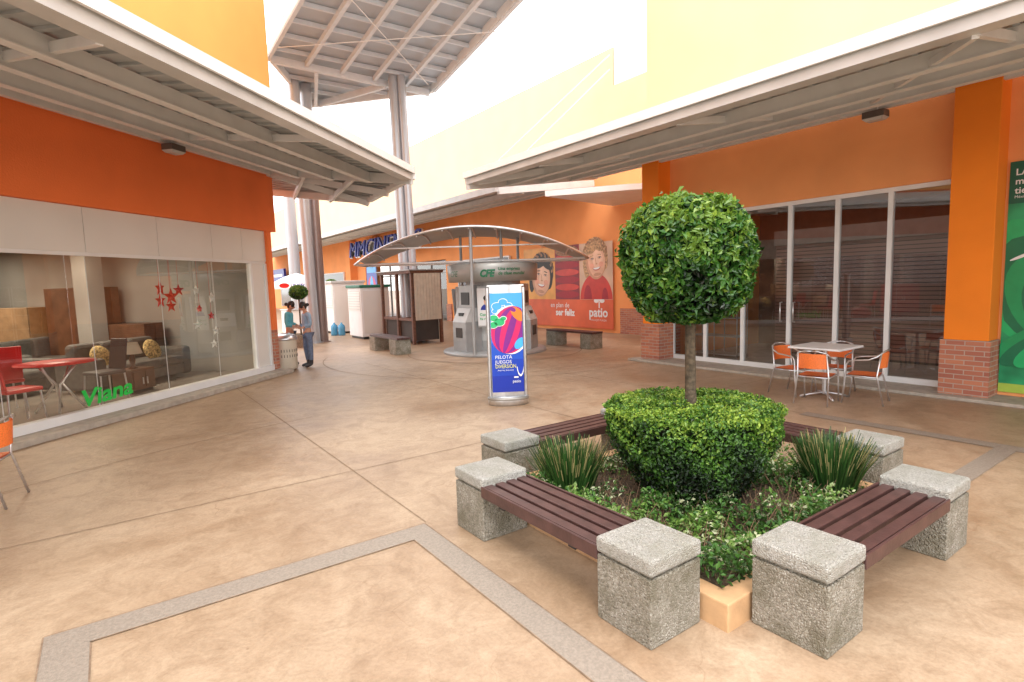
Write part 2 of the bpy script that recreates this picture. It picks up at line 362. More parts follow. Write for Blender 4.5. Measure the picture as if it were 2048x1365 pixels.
b=MB();b.beam(o0+Vector((.08,0,-.02)),o1+Vector((.08,0,-.02)),.18,.18,M_gut);b.beam(o0+Vector((.1,0,.075)),o1+Vector((.1,.02,.075)),.3,.05,M_white);b.beam(o0+Vector((-.055,0,.045)),o1+Vector((-.055,.02,.045)),.03,.11,M_white);b.obj('gutter',c,off)
b=MB();b.beam(i0-Z*.1+Vector((-.12,0,0)),i1-Z*.1+Vector((-.12,0,0)),.08,.2,M_steel)
b.beam(o1-Z*.1,i1-Z*.1,.09,.2,M_steel)
b.beam((5.6,8.75,3.62),(8.7,6.3,4.12),.06,.1,M_steel)
def zr(x,d=.11): return 3.70+(x-5.45)/4.35*.72-d
for y in(-4,-1.2,1.6,4.4,7.0): b.beam((5.6,y,zr(5.6)),(9.7,y,zr(9.7)),.05,.08,M_steel)
b.beam((5.6,1.6,zr(5.6,.13)),(8.7,3.6,zr(8.7,.13)),.05,.07,M_steel)
b.obj('cross_beam',c,off)
# ---------------------------------------------------------------- far building
FB=thing('cinema_building','long orange and yellow building with lettered cinema entrance','building',(14,20,0));off=(14,20,0)
b=MB()
b.box(14,14.3,8.5,25.2,0,5.3,M_orR);b.box(14,14.3,25.2,36,3.1,5.3,M_orR);b.box(14,14.3,36,110,0,5.3,M_orR)
b.obj('wall',FB,off)
b=MB();b.box(14,16,13.55,110,5.3,9.3,M_yelR);b.box(14,16,8.5,13.55,5.3,8.1,M_yelR);b.obj('upper_wall',FB,off)
b=MB();b.box(14.02,16,12.45,13.53,8.1,14,M_white);b.obj('tower',FB,off)
for y0,y1 in((8.6,13.3),(24.7,25.2)):
    b=MB();b.box(13.94,14.3,y0,y1,0,.85,M_brick);b.obj('brick_base',FB,off)
b=MB();b.box(17,17.2,25,36.2,0,3.3,M_dark);b.box(14.3,17,25,36.2,3.2,3.3,M_dark);b.box(14.3,17,25.0,25.1,0,3.2,M_dark);b.obj('lobby',FB,off)
for k in range(6):
    y0=25.25+k*1.79;b=MB();b.add([(14.15,y0,.05),(14.15,y0+1.74,.05),(14.15,y0+1.74,3.05),(14.15,y0,3.05)],[(3,2,1,0)],M_glassR);g=b.obj('door',FB,off)
    b=MB();b.box(14.1,14.2,y0-.04,y0+.02,0,3.1,M_grey);b.box(14.1,14.2,y0+.02,y0+1.7,2.4,2.46,M_grey);b.obj('frame',g,off)
for y0,y1 in((33.5,34.5),(37.5,38.4)):
    b=MB();b.box(13.5,14,y0,y1,0,4.9,M_orR);b.obj('pier',FB,off)
def framed_window(y0,y1,z1):
    b=MB();b.box(13.9,13.93,y0,y1,.3,z1,mat('far_glass',(.05,.05,.06),.1,var=.2));g=b.obj('window',FB,off)
    b=MB();b.box(13.88,13.98,y0-.06,y0,.25,z1+.06,M_white);b.box(13.88,13.98,y1,y1+.06,.25,z1+.06,M_white);b.box(13.88,13.98,y0,y1,z1,z1+.06,M_white);b.obj('frame',g,off)
framed_window(19.6,23.8,2.9);framed_window(40,47,2.9);framed_window(50,58,2.9)
c=canopy(FB,off,((10.0,14.6,4.66),(10.0,60,4.66)),((14.0,14.6,5.2),(14.0,60,5.2)),ribs=.6)
b=MB();b.beam((9.97,14.5,4.68),(9.97,60,4.68),.2,.2,M_gut);b.beam((10,14.55,4.62),(14,14.55,5.14),.12,.22,M_steel);b.obj('gutter',c,off)
b=MB();b.slab([(13.95,9.0,4.25),(13.95,13.6,4.25),(10.5,12.9,4.25),(11.9,11.0,4.25)][::-1],.16,M_white);b.obj('porch_roof',FB,off)
P=Plane2((12.6,34.7,3.62),(0,-1,0),(0,0,1));b=MB()
P.text(b,'MMCINEMAS',0,0.02,1.3,0,M_pw,width=9.9,bold=.035,shear=.25,ext=.04);P.text(b,'MMCINEMAS',0.03,0.05,1.28,34,M_navy,width=9.8,bold=.0,shear=.25,ext=.04)
b.box(12.75,12.85,25.0,35.0,3.8,4.4,M_grey);b.obj('sign_lettering',FB,off)
b=MB();P=Plane2((13.42,34.4,1.0),(0,-1,0),(0,0,1));P.rect(b,0,1.6,0,2.2,0,M_blue);P.ell(b,.8,.9,.6,.6,1,M_mag);P.ell(b,.8,.9,.25,.6,2,M_sky);P.rect(b,.1,1.5,1.7,2.1,1,M_sky)
b.box(13.43,13.48,32.8,34.4,1.0,3.2,M_grey);tag(b.obj('wall_poster',off=(13.45,33.6,1)),'blue beach ball poster fixed to orange entrance pier','poster')
for i,(p,q) in enumerate([((13.9,13.6,9.05),(10.05,16.5,4.9)),((13.9,13.6,8.6),(10.05,14.8,4.9))]):
    b=MB();b.cyl(p,q,.018,.018,M_white,6);b.obj('tension_cable',FB,off)
b=MB();b.box(12.9,13.1,52.5,57.5,2.5,3.7,M_navy);b.box(12.88,12.9,53,57,3.0,3.25,M_pw);b.box(13.1,13.98,54.8,55.2,3.0,3.2,M_grey);b.obj('sign_board',FB,off)
# large poster
b=MB();PW=4.97
pb=thing('advertising_banner','large red and orange poster with two smiling faces on orange wall','banner',(13.93,16,0.1))
off2=(13.93,16,.1)
P=Plane2((13.93,18.57,.12),(0,-1,0),(0,0,1))
P.rect(b,0,PW,0,3.0,0,M_porange);P.rect(b,0,1.95,1.02,3.0,1,M_pyel);P.rect(b,1.97,3.3,1.02,3.0,1,mat('print_maroon',(.22,.02,.03),.5));P.rect(b,3.32,PW,1.02,3.0,1,mat('print_cream',(.6,.42,.3),.5,var=.25,scale=1))
for k in range(7): P.ell(b,2.63,1.2+k*.27,.66,.13,2+(k%2),M_pred if k%2 else mat('print_crimson',(.34,.012,.025),.5))
P.ell(b,2.63,2.8,.64,.2,5,M_phair)
b.obj('print',pb,off2)
M_blond=mat('print_blond',(.42,.25,.12),.5,var=.6,scale=14)
M_shade=mat('print_skin_shade',(.56,.29,.18),.5,var=.12,scale=5)
M_iris=mat('print_iris',(.06,.035,.02),.5);M_lip=mat('print_lip',(.5,.12,.1),.5)
def face(b,cx,cy,r,hm,rot=0,cl=None):
    c,q=math.cos(rad(rot)),math.sin(rad(rot))
    def E(x,y,rx,ry,l,m,a0=0,a1=360,ro=0): P.ell(b,cx+(x*c-y*q)*r,cy+(x*q+y*c)*r,rx*r,ry*r,l,m,a0+0,a1,rot+ro,clip=(0.02,PW-.02))
    E(0,.18,1.08,1.2,2,hm);E(-.85,-.25,.3,.8,2.5,hm);E(.8,-.1,.25,.55,2.5,hm)
    E(0,-.12,.84,1.06,4,M_shade);E(.08,-.08,.74,.97,4.5,M_pskin);E(.2,.05,.45,.6,4.7,mat('print_skin_light',(.8,.52,.37),.5,var=.08,scale=4))
    E(-.28,.88,.75,.4,5,hm,ro=22);E(.4,.86,.6,.32,5.2,hm,ro=-26)
    for k in range(14):
        a=rad(15+k*11);E(1.0*math.cos(a),.25+1.05*math.sin(a),.22,.1,5.3+.02*k,hm if k%2 else M_phair,ro=math.degrees(a)+60)
    for s in(-1,1):
        E(s*.33+.06,.12,.17,.07,6,M_shade);E(s*.33+.06,.115,.1,.03,6.5,M_pw);E(s*.33+.06,.115,.05,.035,7,M_iris);E(s*.33+.06,.155,.14,.018,7.2,M_iris);E(s*.34+.06,.31,.17,.025,6.2,hm,ro=-s*8)
        E(s*.42+.06,-.3,.2,.16,5.5,mat('print_blush',(.74,.36,.25),.5))
    E(.08,-.22,.09,.05,6,M_shade);E(.03,-.02,.03,.18,5.6,M_shade);E(.06,-.44,.34,.2,6,M_lip,180,360);E(.06,-.45,.29,.12,7,M_pw,180,360);E(.06,-.88,.34,.1,4.8,M_shade)
b=MB();face(b,1.12,1.9,.66,M_hair,-8);b.obj('portrait',pb,off2)
b=MB();face(b,4.15,2.38,.56,M_blond,6)
P.ell(b,4.15,1.03,.8,.9,3,M_pred,0,180);P.ell(b,4.15,1.78,.32,.14,3.5,M_pred);P.ell(b,3.75,1.03,.2,.5,3.6,mat('print_crimson',(0,0,0)),0,180);P.ell(b,4.6,1.03,.15,.4,3.6,mat('print_crimson',(0,0,0)),0,180)
b.obj('portrait',pb,off2)
b=MB();P.text(b,'en plan de',1.65,.72,.26,2,M_pw);P.text(b,'ser feliz',1.95,.42,.34,2,M_pw,bold=.012);b.obj('lettering',pb,off2)
b=MB();P.text(b,'patio',3.78,.42,.46,2,M_pw,bold=.012);P.text(b,'VALLEJO PLAZA',3.85,.27,.09,2,M_pw,width=.8);b.obj('lettering',pb,off2)
b=MB()
for dx,dy in((-.14,.1),(0,.17),(.14,.1)): P.ell(b,4.3+dx,.88+dy,.12,.08,2+dx,M_pw)
P.rect(b,4.27,4.33,.72,.95,2.2,M_pw);b.obj('logo',pb,off2)
# green banner
b=MB();P=Plane2((9.97,2.4,.1),(0,-1,0),(0,0,1));P.rect(b,0,2.6,0,3.1,0,mat('print_teal',(.02,.3,.12),.4,var=.5,scale=2.5));P.rect(b,0,2.6,2.55,3.1,1,mat('print_darkgreen',(.005,.1,.055),.4))
P.rect(b,0,2.6,0,.12,1,mat('print_lime',(.4,.55,.08),.4))
cols=[M_pgreen,mat('print_teal2',(.01,.16,.07),.4),mat('print_emerald',(.015,.3,.1),.4),mat('print_teal2',(0,0,0)),M_pgreen,mat('print_darkgreen',(0,0,0))]
for k in range(6): P.ell(b,.32+.08*k,1.45-.09*k,.6-.09*k,.95-.15*k,1.5+k,cols[k],rot=25,clip=(0.002,2.6))
for k in range(5): P.ell(b,.25+.1*k,.7-.05*k,.5-.07*k,.14,8+.2*k,cols[(k+2)%6],rot=38,clip=(.002,2.6))
P.ell(b,.2,1.86,.16,.02,8,M_pw,rot=24,clip=(0.002,2.6))
P.text(b,'LA\nmejor\ntienda',.06,2.92,.12,2,M_pw,bold=.002);P.text(b,'México',.06,2.62,.05,2,M_pw);tag(b.obj('advertising_banner',off=(9.97,2.4,.1)),'tall green vinyl banner hung on orange wall beside pier','banner')
# ---------------------------------------------------------------- left building
LANG=math.degrees(math.atan2(-.687,-.726))
LB=thing('furniture_shop_building','orange furniture shop building with long glass front and canopy','building',(3,13,0),LANG)
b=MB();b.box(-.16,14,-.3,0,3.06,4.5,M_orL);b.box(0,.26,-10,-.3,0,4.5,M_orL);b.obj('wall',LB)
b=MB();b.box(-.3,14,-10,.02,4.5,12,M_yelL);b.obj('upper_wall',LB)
b=MB();b.box(0,.14,-.3,-.02,.1,.95,M_brick);b.obj('brick_base',LB)
b=MB();b.box(.0,.14,-.3,-.02,.95,3.06,M_orL);b.obj('pier',LB)
M_panel=mat('white_fascia_panel',(.74,.72,.68),.3,var=.04,scale=1)
s0=.14
for s1 in(.9,1.75,3.0,4.3,5.6,7,8.4,10,12,14):
    b=MB();b.box(s0+.005,s1-.005,-.16,-.08,2.42,3.055,M_panel);s0=s1;b.obj('fascia_panel',LB)
b=MB();b.box(.14,14,-.2,-.06,.08,.2,M_white);b.box(.14,14,-.16,-.10,2.37,2.42,M_white);b.box(.14,.2,-.18,-.08,.2,2.37,M_white);b.box(.62,.68,-.18,-.08,.2,2.37,M_white);b.obj('window_frame',LB)
b=MB();b.box(.2,.62,-.14,-.12,.2,2.37,M_panel);b.obj('side_panel',LB)
s0=.68
for s1 in(1.75,3.0,4.3,5.6,7,8.4,10,12,14):
    b=MB();b.add([(s0+.005,-.12,.2),(s1-.005,-.12,.2),(s1-.005,-.12,2.37),(s0+.005,-.12,2.37)],[(3,2,1,0)],M_glassL);g=b.obj('window',LB)
    b=MB();b.box(s1-.004,s1+.004,-.124,-.116,.2,2.37,M_lgrey);b.obj('glass_joint',g)
    if s1==4.3: pane=g
    s0=s1
P=Plane2((4.6,-.105,.24),(-1,0,.06),(.06,0,1));b=MB();P.text(b,'Viana',0,0,.33,0,M_green,width=.84,bold=.009,shear=.2);b.obj('lettering',pane)
b=MB();b.box(-.05,14,-.6,.28,0,.08,M_kerbc);struct(b,'kerb',bevel=.01)
k=bpy.data.objects['kerb'];k.location=(3,13,0);k.rotation_euler=(0,0,rad(LANG))
M_floorL=mat('polished_tile',(.36,.31,.27),.15,var=.12,scale=3)
b=MB();b.box(.3,14,-10,-.3,.06,.09,M_floorL);b.obj('floor',LB)
M_bw=mat('shop_back_wall',(.17,.135,.11),.8,var=.4,scale=.8);M_sw=mat('shop_side_wall',(.3,.28,.26),.8,var=.25,scale=.7)
b=MB();b.box(.3,14,-10,-.3,2.95,3.0,mat('shop_ceiling',(.6,.59,.56),.7,var=.05));b.box(.3,14,-10,-9.9,.09,2.95,M_bw);b.box(.265,.32,-9.9,-.3,.09,2.95,M_sw);b.box(13.9,14,-9.9,-.3,.09,2.95,M_dark);b.obj('inner_wall',LB)
for o_ in(-3.5,-6.8):
    for s_ in(1.2,5.2,9):
        b=MB();b.box(s_-.18,s_+.18,o_-.18,o_+.18,.09,2.95,M_sw);b.obj('inner_column',LB)
M_lamp=emis('lamp_warm',(1,.72,.36),12.)
for cx,cy in((2.6,-3.2),(6.3,-3.4),(4.4,-6.6),(9,-5),(1.8,-7.2)):
    b=MB()
    for k in range(6): b.box(cx-.5,cx+.5,cy+k*.16,cy+k*.16+.06,2.80,2.825,M_lamp)
    b.box(cx-.55,cx+.55,cy-.06,cy+.92,2.83,2.86,M_lgrey);b.obj('ceiling_lamp_or_fill',LB)
    al=bpy.data.lights.new('shop_lamp','AREA');al.energy=80;al.size=1.2;al.color=(1,.88,.72);ao=bpy.data.objects.new('shop_lamp',al);COL.objects.link(ao);ao.parent=LB;ao.location=(cx,cy+.4,2.78)
# canopy left
LC=thing('entrance_canopy','white steel canopy with ribbed metal deck over the shop front','canopy',(3,13,3.8));off=(3,13,3.8)
n_=Vector((.687,-.726,0))
T=Vector((4.42,8.91,3.70))-n_*.05;dv=Vector((.726,.687,0));C=Vector((3.0,13.0,4.42))
c=canopy(LC,off,(T-dv*15,T),(C-dv*16.5,C+Vector((.02,0,0))),name='deck')
U=Vector((4.72,11.75,3.70));V2=Vector((3.3,14.6,4.2))
b=MB();b.slab([T,U,V2,C],.03,M_deck)
for k in range(1,12): 
    t=k/12;b.beam(T.lerp(U,t)-Z*.012,C.lerp(V2,t)-Z*.012,.05,.024,M_deck)
d2=b.obj('deck',LC,off)
b=MB()
b.beam(T-dv*15-n_*.08-Z*.02,T-n_*.08-Z*.02,.18,.18,M_gut);b.beam(T-dv*15-n_*.1+Z*.075,T-n_*.1+Z*.075,.3,.05,M_white);b.beam(T-dv*15+n_*.055+Z*.045,T+n_*.055+Z*.045,.03,.11,M_white)
b.beam(T+Vector((.02,0,0)),U+Vector((.02,0,0)),.1,.18,M_white);b.obj('gutter',LC,off)
b=MB();w_=n_*.12
b.beam(C-dv*16+w_-Z*.1,C+w_-Z*.1,.08,.2,M_steel);b.beam(U-Z*.02,V2-Z*.02,.09,.22,M_steel);b.beam(T-Z*.1,C-Z*.1,.07,.16,M_steel)
b.beam(T.lerp(U,.5)-Z*.12,C-Z*.14,.06,.12,M_steel);b.beam(U-Z*.12,C-Z*.14,.06,.12,M_steel);b.beam(T.lerp(C,.35)-Z*.12,U.lerp(V2,.35)-Z*.12,.06,.1,M_steel);b.beam(T.lerp(C,.7)-Z*.12,U.lerp(V2,.7)-Z*.12,.06,.1,M_steel)
for s in(2.9,5.8,8.7,11.6): b.beam((T-dv*s).lerp(C-dv*s*1.03,.04)-Z*.11,C-dv*(s*1.03)-Z*.11+w_,.05,.08,M_steel)
b.obj('cross_beam',LC,off)
# wall lamps
def wall_lamp(loc,rot,label):
    r=thing('flood_lamp',label,'lamp',loc,rot,'flood lamps under the canopies')
    b=MB();b.box(-.15,.15,-.1,.1,-.06,.04,mat('lamp_housing',(.12,.1,.09),.5));b.add([(-.15,-.1,-.06),(.15,-.1,-.06),(.11,-.07,-.1),(-.11,-.07,-.1),(-.15,.1,-.06),(.15,.1,-.06),(.11,.07,-.1),(-.11,.07,-.1)],[(0,1,2,3),(1,5,6,2),(5,4,7,6),(4,0,3,7),(3,2,6,7)],M_lgrey);b.obj('housing',r,bevel=.008)
    b=MB();b.box(-.03,.03,-.03,.03,.04,.12,M_steel);b.obj('bracket',r);return r
wall_lamp((3-.726*2.86+.687*.25,13-.687*2.86-.726*.25,4.16),LANG,'small box flood lamp fixed below the canopy beam')
wall_lamp((9.55,3.9,4.14),90,'small box flood lamp fixed below the canopy beam')
# ---------------------------------------------------------------- high roof with columns
HR=thing('high_roof','tall steel roof with exposed beams carried on silver columns','roof',(6.5,17,0));off=(6.5,17,0)
poly=[(4.1,8.5),(4.25,17.3),(6.4,20.8),(9.5,17.6),(8.1,8.5)]
def hz(x,y): return 8.5+.03*(17-y)
M_rdeck=mat('roof_sheet',(.47,.51,.545),.5,var=.06,scale=1)
b=MB();pp=[(x,y,hz(x,y)) for x,y in poly];b.slab(pp[::-1],.05,M_rdeck);
b.obj('deck',HR,off)
def xr(y):
    xl=4.1+(y-8.5)*.017 if y<17.3 else 4.25+(y-17.3)*2.15/3.5
    xh=8.1+(y-8.5)*1.4/9.1 if y<17.6 else 9.5-(y-17.6)*.97
    return xl,xh
M_rb=mat('roof_beam_paint',(.66,.70,.74),.5,var=.04)
b=MB();y=8.8
while y<20.4:
    xl,xh=xr(y);z=hz(0,y)-.08;b.beam((xl,y,z),(xh,y,z),.06,.11,M_rb);y+=.9
b.obj('purlin',HR,off)
b=MB()
for t in(0,.2,.4,.6,.8,1):
    x0=4.1+t*4.0;x1=4.25+t*5.25;b.beam((x0,8.5,hz(0,8.5)-.2),(x1,17.4,hz(0,17.4)-.2),.1,.14,M_rb)
for i in(1,2): b.beam((pp[i][0],pp[i][1],pp[i][2]-.1),(pp[i+1][0],pp[i+1][1],pp[i+1][2]-.1),.1,.26,M_white)
b.beam((pp[3][0],pp[3][1],pp[3][2]-.1),(pp[4][0],pp[4][1],pp[4][2]-.1),.12,.26,M_white);b.beam((pp[0][0],pp[0][1],pp[0][2]-.1),(pp[1][0],pp[1][1],pp[1][2]-.1),.12,.26,M_white)
b.beam((4.3,17.3,8.25),(9.4,17.6,8.25),.12,.2,M_rb);b.beam((5.6,17.4,8.2),(6.5,20.5,8.2),.1,.2,M_rb);b.beam((7.8,17.5,8.2),(6.6,20.4,8.2),.1,.2,M_rb)
b.obj('main_beam',HR,off)
for (p,q) in [((4.2,16,8.1),(9.2,12,8.2)),((8.8,16.5,8.1),(4.2,12,8.2))]: b=MB();b.cyl(p,q,.012,.012,M_white,6);b.obj('bracing_rod',HR,off)
M_colb=mat('brown_column',(.25,.19,.175),.3,metal=.3,var=.05)
for (x,y,dx,dy,r,m) in [(5.6,19.3,-.25,-.35,.18,M_galv),(5.92,19.5,-.1,-.2,.19,M_colb),(8.0,17.15,-.08,0,.17,M_galv),(8.3,17.3,0,.1,.17,M_galv),(8.22,16.95,-.12,0,.13,M_galv),(7.4,28.0,-.3,-1,.26,M_galv)]:
    b=MB()
    p0=Vector((x,y,.03));p1=Vector((x+dx,y+dy,8.4));pm=p0.lerp(p1,.62)
    if m is M_colb: b.cyl(p0,pm,r,r*.95,m,24);b.cyl(pm,p1,r*.95,r*.92,M_galv,24)
    else: b.cyl(p0,p1,r,r*.92,m,24)
    b.cyl((x,y,0),(x,y,.03),r+.08,r+.08,m,20);b.obj('column',HR,off)
# ---------------------------------------------------------------- planter benches
bn=thing('planter_bench','dark slatted bench between rough aggregate concrete blocks beside the planter','bench',(3.53,1.38,0),0,'benches around the planter')
b=MB()
for k in range(4):
    y=-.178+k*.094;b.box(-.57,.57,y,y+.068,.35,.40,M_slat)
b.box(-.57,.57,-.2,-.184,.325,.402,M_slat);b.box(-.57,.57,.192,.208,.325,.402,M_slat);b.obj('seat',bn,bevel=.004)
for x in(-.35,.35):
    b=MB();b.box(x-.03,x+.03,-.18,.18,.3,.349,M_black);b.obj('support',bn)
for x in(-.75,.75):
    b=MB();b.box(x-.185,x+.185,-.192,.192,0,.355,M_block);b.box(x-.17,x+.17,-.178,.178,.355,.37,M_block);g=b.obj('leg',bn,bevel=.014)
    b=MB();b.box(x-.19,x+.19,-.197,.197,.37,.455,M_cap);b.obj('cap',g,bevel=.016)
dup(bn,(2.2,2.67,0),-90);dup(bn,(3.58,4.06,0),180);dup(bn,(5.0,2.76,0),90)
PX0,PX1,PY0,PY1=2.42,4.78,1.59,3.85
b=MB();w=.12
O=[(PX0,PY0),(PX1,PY0),(PX1,PY1),(PX0,PY1)];I=[(PX0+w,PY0+w),(PX1-w,PY0+w),(PX1-w,PY1-w),(PX0+w,PY1-w)]
vs=[(x,y,0) for x,y in O]+[(x,y,.15) for x,y in O]+[(x,y,.15) for x,y in I]+[(x,y,0) for x,y in I];fs=[]
for k in range(4):
    j=(k+1)%4;fs+=[(k,j,4+j,4+k),(4+k,4+j,8+j,8+k),(8+k,8+j,12+j,12+k)]
b.add(vs,fs,M_kerb)
kb=b.obj('planter_kerb',off=(3.6,2.72,0),bevel=.008);tag(kb,'low square cream kerb around the planting bed','planter')
b=MB();n=30;vs=[];fs=[]
for i in range(n+1):
    for j in range(n+1):
        x=PX0+w+(PX1-PX0-2*w)*i/n;y=PY0+w+(PY1-PY0-2*w)*j/n;vs.append((x,y,.1+.035*random.random()))
for i in range(n):
    for j in range(n): a=i*(n+1)+j;fs.append((a,a+n+1,a+n+2,a+1))
b.add(vs,fs,M_soil,True);so=b.obj('soil');so['kind']='structure'
# ---------------------------------------------------------------- foliage
def leaves(name,pos,nrm,size,tint,m,parent=None,off=(0,0,0),aspect=.5,core=None,jit=.7):
    N=len(pos);d=nrm+rng.normal(0,jit,(N,3));d/=np.linalg.norm(d,axis=1)[:,None]
    a=rng.normal(0,1,(N,3));t=np.cross(d,a);t/=np.linalg.norm(t,axis=1)[:,None];bb=np.cross(d,t)
    L=size[:,None]
    v0=pos-t*L*.5;v2=pos+t*L*.5-d*L*.12;v1=pos+bb*L*aspect*.5+d*L*.08;v3=pos-bb*L*aspect*.5+d*L*.08
    V=np.stack([v0,v1,v2,v3],1).reshape(-1,3)-np.array(off)
    F=[(4*i,4*i+1,4*i+2) for i in range(N)]+[(4*i,4*i+2,4*i+3) for i in range(N)]
    T=list(tint)+list(tint);verts=V.tolist()
    if core:
        o=len(verts);verts+=[tuple(np.array(v)-np.array(off)) for v in core[0]];F+=[tuple(o+k for k in f) for f in core[1]];T+=[0.]*len(core[1])
    me=bpy.data.meshes.new(name);me.from_pydata(verts,[],F);at=me.attributes.new('tint','FLOAT','FACE');at.data.foreach_set('value',np.array(T,dtype=np.float32));me.materials.append(m)
    o=bpy.data.objects.new(name,me);COL.objects.link(o)
    if parent is not None:o.parent=parent
    else:o.location=off
    return o
def sphere_core(c,r,n=20,k=12,fn=None):
    b=MB();b.ellipsoid(c,r,M_soil,n,k);return (b.v,b.f)
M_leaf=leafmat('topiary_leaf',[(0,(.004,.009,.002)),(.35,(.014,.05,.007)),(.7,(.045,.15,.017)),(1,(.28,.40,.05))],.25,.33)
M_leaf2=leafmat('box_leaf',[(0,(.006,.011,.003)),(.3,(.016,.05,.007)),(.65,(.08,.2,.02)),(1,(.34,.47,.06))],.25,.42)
M_grass=leafmat('grass_blade',[(0,(.015,.05,.01)),(.6,(.05,.14,.025)),(1,(.42,.35,.15))],.25,.5)
M_cover=leafmat('cover_leaf',[(0,(.025,.055,.01)),(.4,(.065,.18,.025)),(.7,(.2,.34,.06)),(1,(.62,.65,.4))],.3,.5)
TX,TY=3.61,2.71
def lump(d,f,ph): return np.sin(d[:,0]*f+ph)*np.sin(d[:,1]*f*1.1+ph*2)*np.sin(d[:,2]*f*.9+ph*.5)
def topiary(root,c,R,H,N,size,m,off,p=2.75):
    d=rng.normal(0,1,(N,3));d/=np.linalg.norm(d,axis=1)[:,None]
    k=(np.abs(d[:,0])**2+np.abs(d[:,1])**2)**(p/2)+np.abs(d[:,2])**p;s=k**(-1/p)
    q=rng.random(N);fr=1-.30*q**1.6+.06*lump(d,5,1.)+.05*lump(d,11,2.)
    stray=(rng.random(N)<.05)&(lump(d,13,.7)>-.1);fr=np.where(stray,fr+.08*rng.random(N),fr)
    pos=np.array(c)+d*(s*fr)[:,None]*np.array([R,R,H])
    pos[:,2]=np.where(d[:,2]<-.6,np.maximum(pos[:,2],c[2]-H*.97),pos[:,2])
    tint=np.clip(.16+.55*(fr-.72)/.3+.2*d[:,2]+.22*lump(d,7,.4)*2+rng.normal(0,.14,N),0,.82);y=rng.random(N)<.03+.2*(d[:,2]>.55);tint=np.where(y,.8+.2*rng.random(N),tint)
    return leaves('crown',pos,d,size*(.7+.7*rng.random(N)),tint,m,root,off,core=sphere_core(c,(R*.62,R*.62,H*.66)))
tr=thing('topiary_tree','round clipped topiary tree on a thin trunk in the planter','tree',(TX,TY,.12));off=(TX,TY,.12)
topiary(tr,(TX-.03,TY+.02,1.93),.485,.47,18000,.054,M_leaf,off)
b=MB();b.tube([(TX,TY,.1),(TX+.01,TY,.6),(TX,TY+.005,.95),(TX-.012,TY,1.3),(TX,TY,1.6)],[.06,.05,.042,.039,.042],M_bark,12)
for k in range(9):
    a=k*2.4;b.tube([(TX,TY,1.4+.03*k),(TX+.15*math.cos(a),TY+.15*math.sin(a),1.6+.04*k),(TX+.35*math.cos(a),TY+.35*math.sin(a),1.75+.05*k)],[.022,.014,.006],M_bark,6)
b.obj('trunk',tr,off)
# round hedge
hd=thing('round_hedge','low clipped round hedge tapering down to dark bare stems','hedge',(TX,TY,.12));off=(TX,TY,.12)
prof=[(.12,.36),(.25,.44),(.4,.53),(.55,.61),(.7,.65),(.8,.65)]
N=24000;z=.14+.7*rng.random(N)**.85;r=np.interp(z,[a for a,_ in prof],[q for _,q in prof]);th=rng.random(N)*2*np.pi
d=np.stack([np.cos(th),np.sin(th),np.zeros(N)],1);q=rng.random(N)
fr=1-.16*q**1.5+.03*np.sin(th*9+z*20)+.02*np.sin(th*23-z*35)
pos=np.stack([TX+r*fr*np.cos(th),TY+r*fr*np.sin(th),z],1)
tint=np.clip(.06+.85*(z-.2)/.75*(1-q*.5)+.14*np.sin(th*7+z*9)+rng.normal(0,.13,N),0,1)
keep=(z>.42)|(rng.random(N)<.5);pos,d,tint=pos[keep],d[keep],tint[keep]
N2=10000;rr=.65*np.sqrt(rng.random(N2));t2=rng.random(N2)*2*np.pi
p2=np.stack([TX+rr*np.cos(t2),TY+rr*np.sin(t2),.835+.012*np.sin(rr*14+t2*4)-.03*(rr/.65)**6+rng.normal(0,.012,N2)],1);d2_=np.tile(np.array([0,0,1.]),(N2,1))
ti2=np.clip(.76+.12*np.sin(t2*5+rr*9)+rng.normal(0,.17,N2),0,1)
pos=np.concatenate([pos,p2]);d=np.concatenate([d,d2_]);tint=np.concatenate([tint,ti2])
cb=MB();cb.lathe([(.05,.12),(.24,.14),(.34,.3),(.46,.5),(.55,.65),(.58,.79),(.05,.8)],M_soil,(TX,TY),24)
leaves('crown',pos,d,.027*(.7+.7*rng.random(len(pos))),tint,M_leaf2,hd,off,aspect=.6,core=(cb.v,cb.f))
for k in range(40):
    b=MB();a=random.random()*6.28;r0=.25*random.random()+.1;r1=.40+.1*random.random();b.tube([(TX+r0*math.cos(a),TY+r0*math.sin(a),.1),(TX+r1*math.cos(a+.1),TY+r1*math.sin(a+.1),.5)],[.008,.004],M_bark,5)
    b.obj('stem',hd,off)
def grass_clump(x,y,label,n=900,R=.17,H=.43):
    vs=[];fs=[];ti=[]
    for k in range(n):
        a=random.random()*6.283;r=R*math.sqrt(random.random());bx,by=x+r*math.cos(a),y+r*math.sin(a);lean=.2*r/R*random.uniform(.4,1.1)+.03;h=H*random.uniform(.7,1.08);w=.006*random.uniform(.7,1.3)
        pw=a+random.uniform(-.7,.7);px,py=-math.sin(pw)*w,math.cos(pw)*w;o=len(vs);t=random.random()*.7
        for i in range(4):
            f=i/3;q=lean*f**1.6*.8;ww=1-f*.6;cx,cy,cz=bx+math.cos(a)*q,by+math.sin(a)*q,.1+h*f
            vs+= [(cx-px*ww-x,cy-py*ww-y,cz-.1),(cx+px*ww-x,cy+py*ww-y,cz-.1)]
        for i in range(3): fs.append((o+2*i,o+2*i+1,o+2*i+3,o+2*i+2));ti.append(t if i<2 else (1. if random.random()<.2 else t))
    me=bpy.data.meshes.new('grass_plant');me.from_pydata(vs,[],fs);at=me.attributes.new('tint','FLOAT','FACE');at.data.foreach_set('value',ti);me.materials.append(M_grass)
    o=bpy.data.objects.new('grass_plant',me);COL.objects.link(o);o.location=(x,y,.1);tag(o,label,'plant','spiky grass plants in the bed')
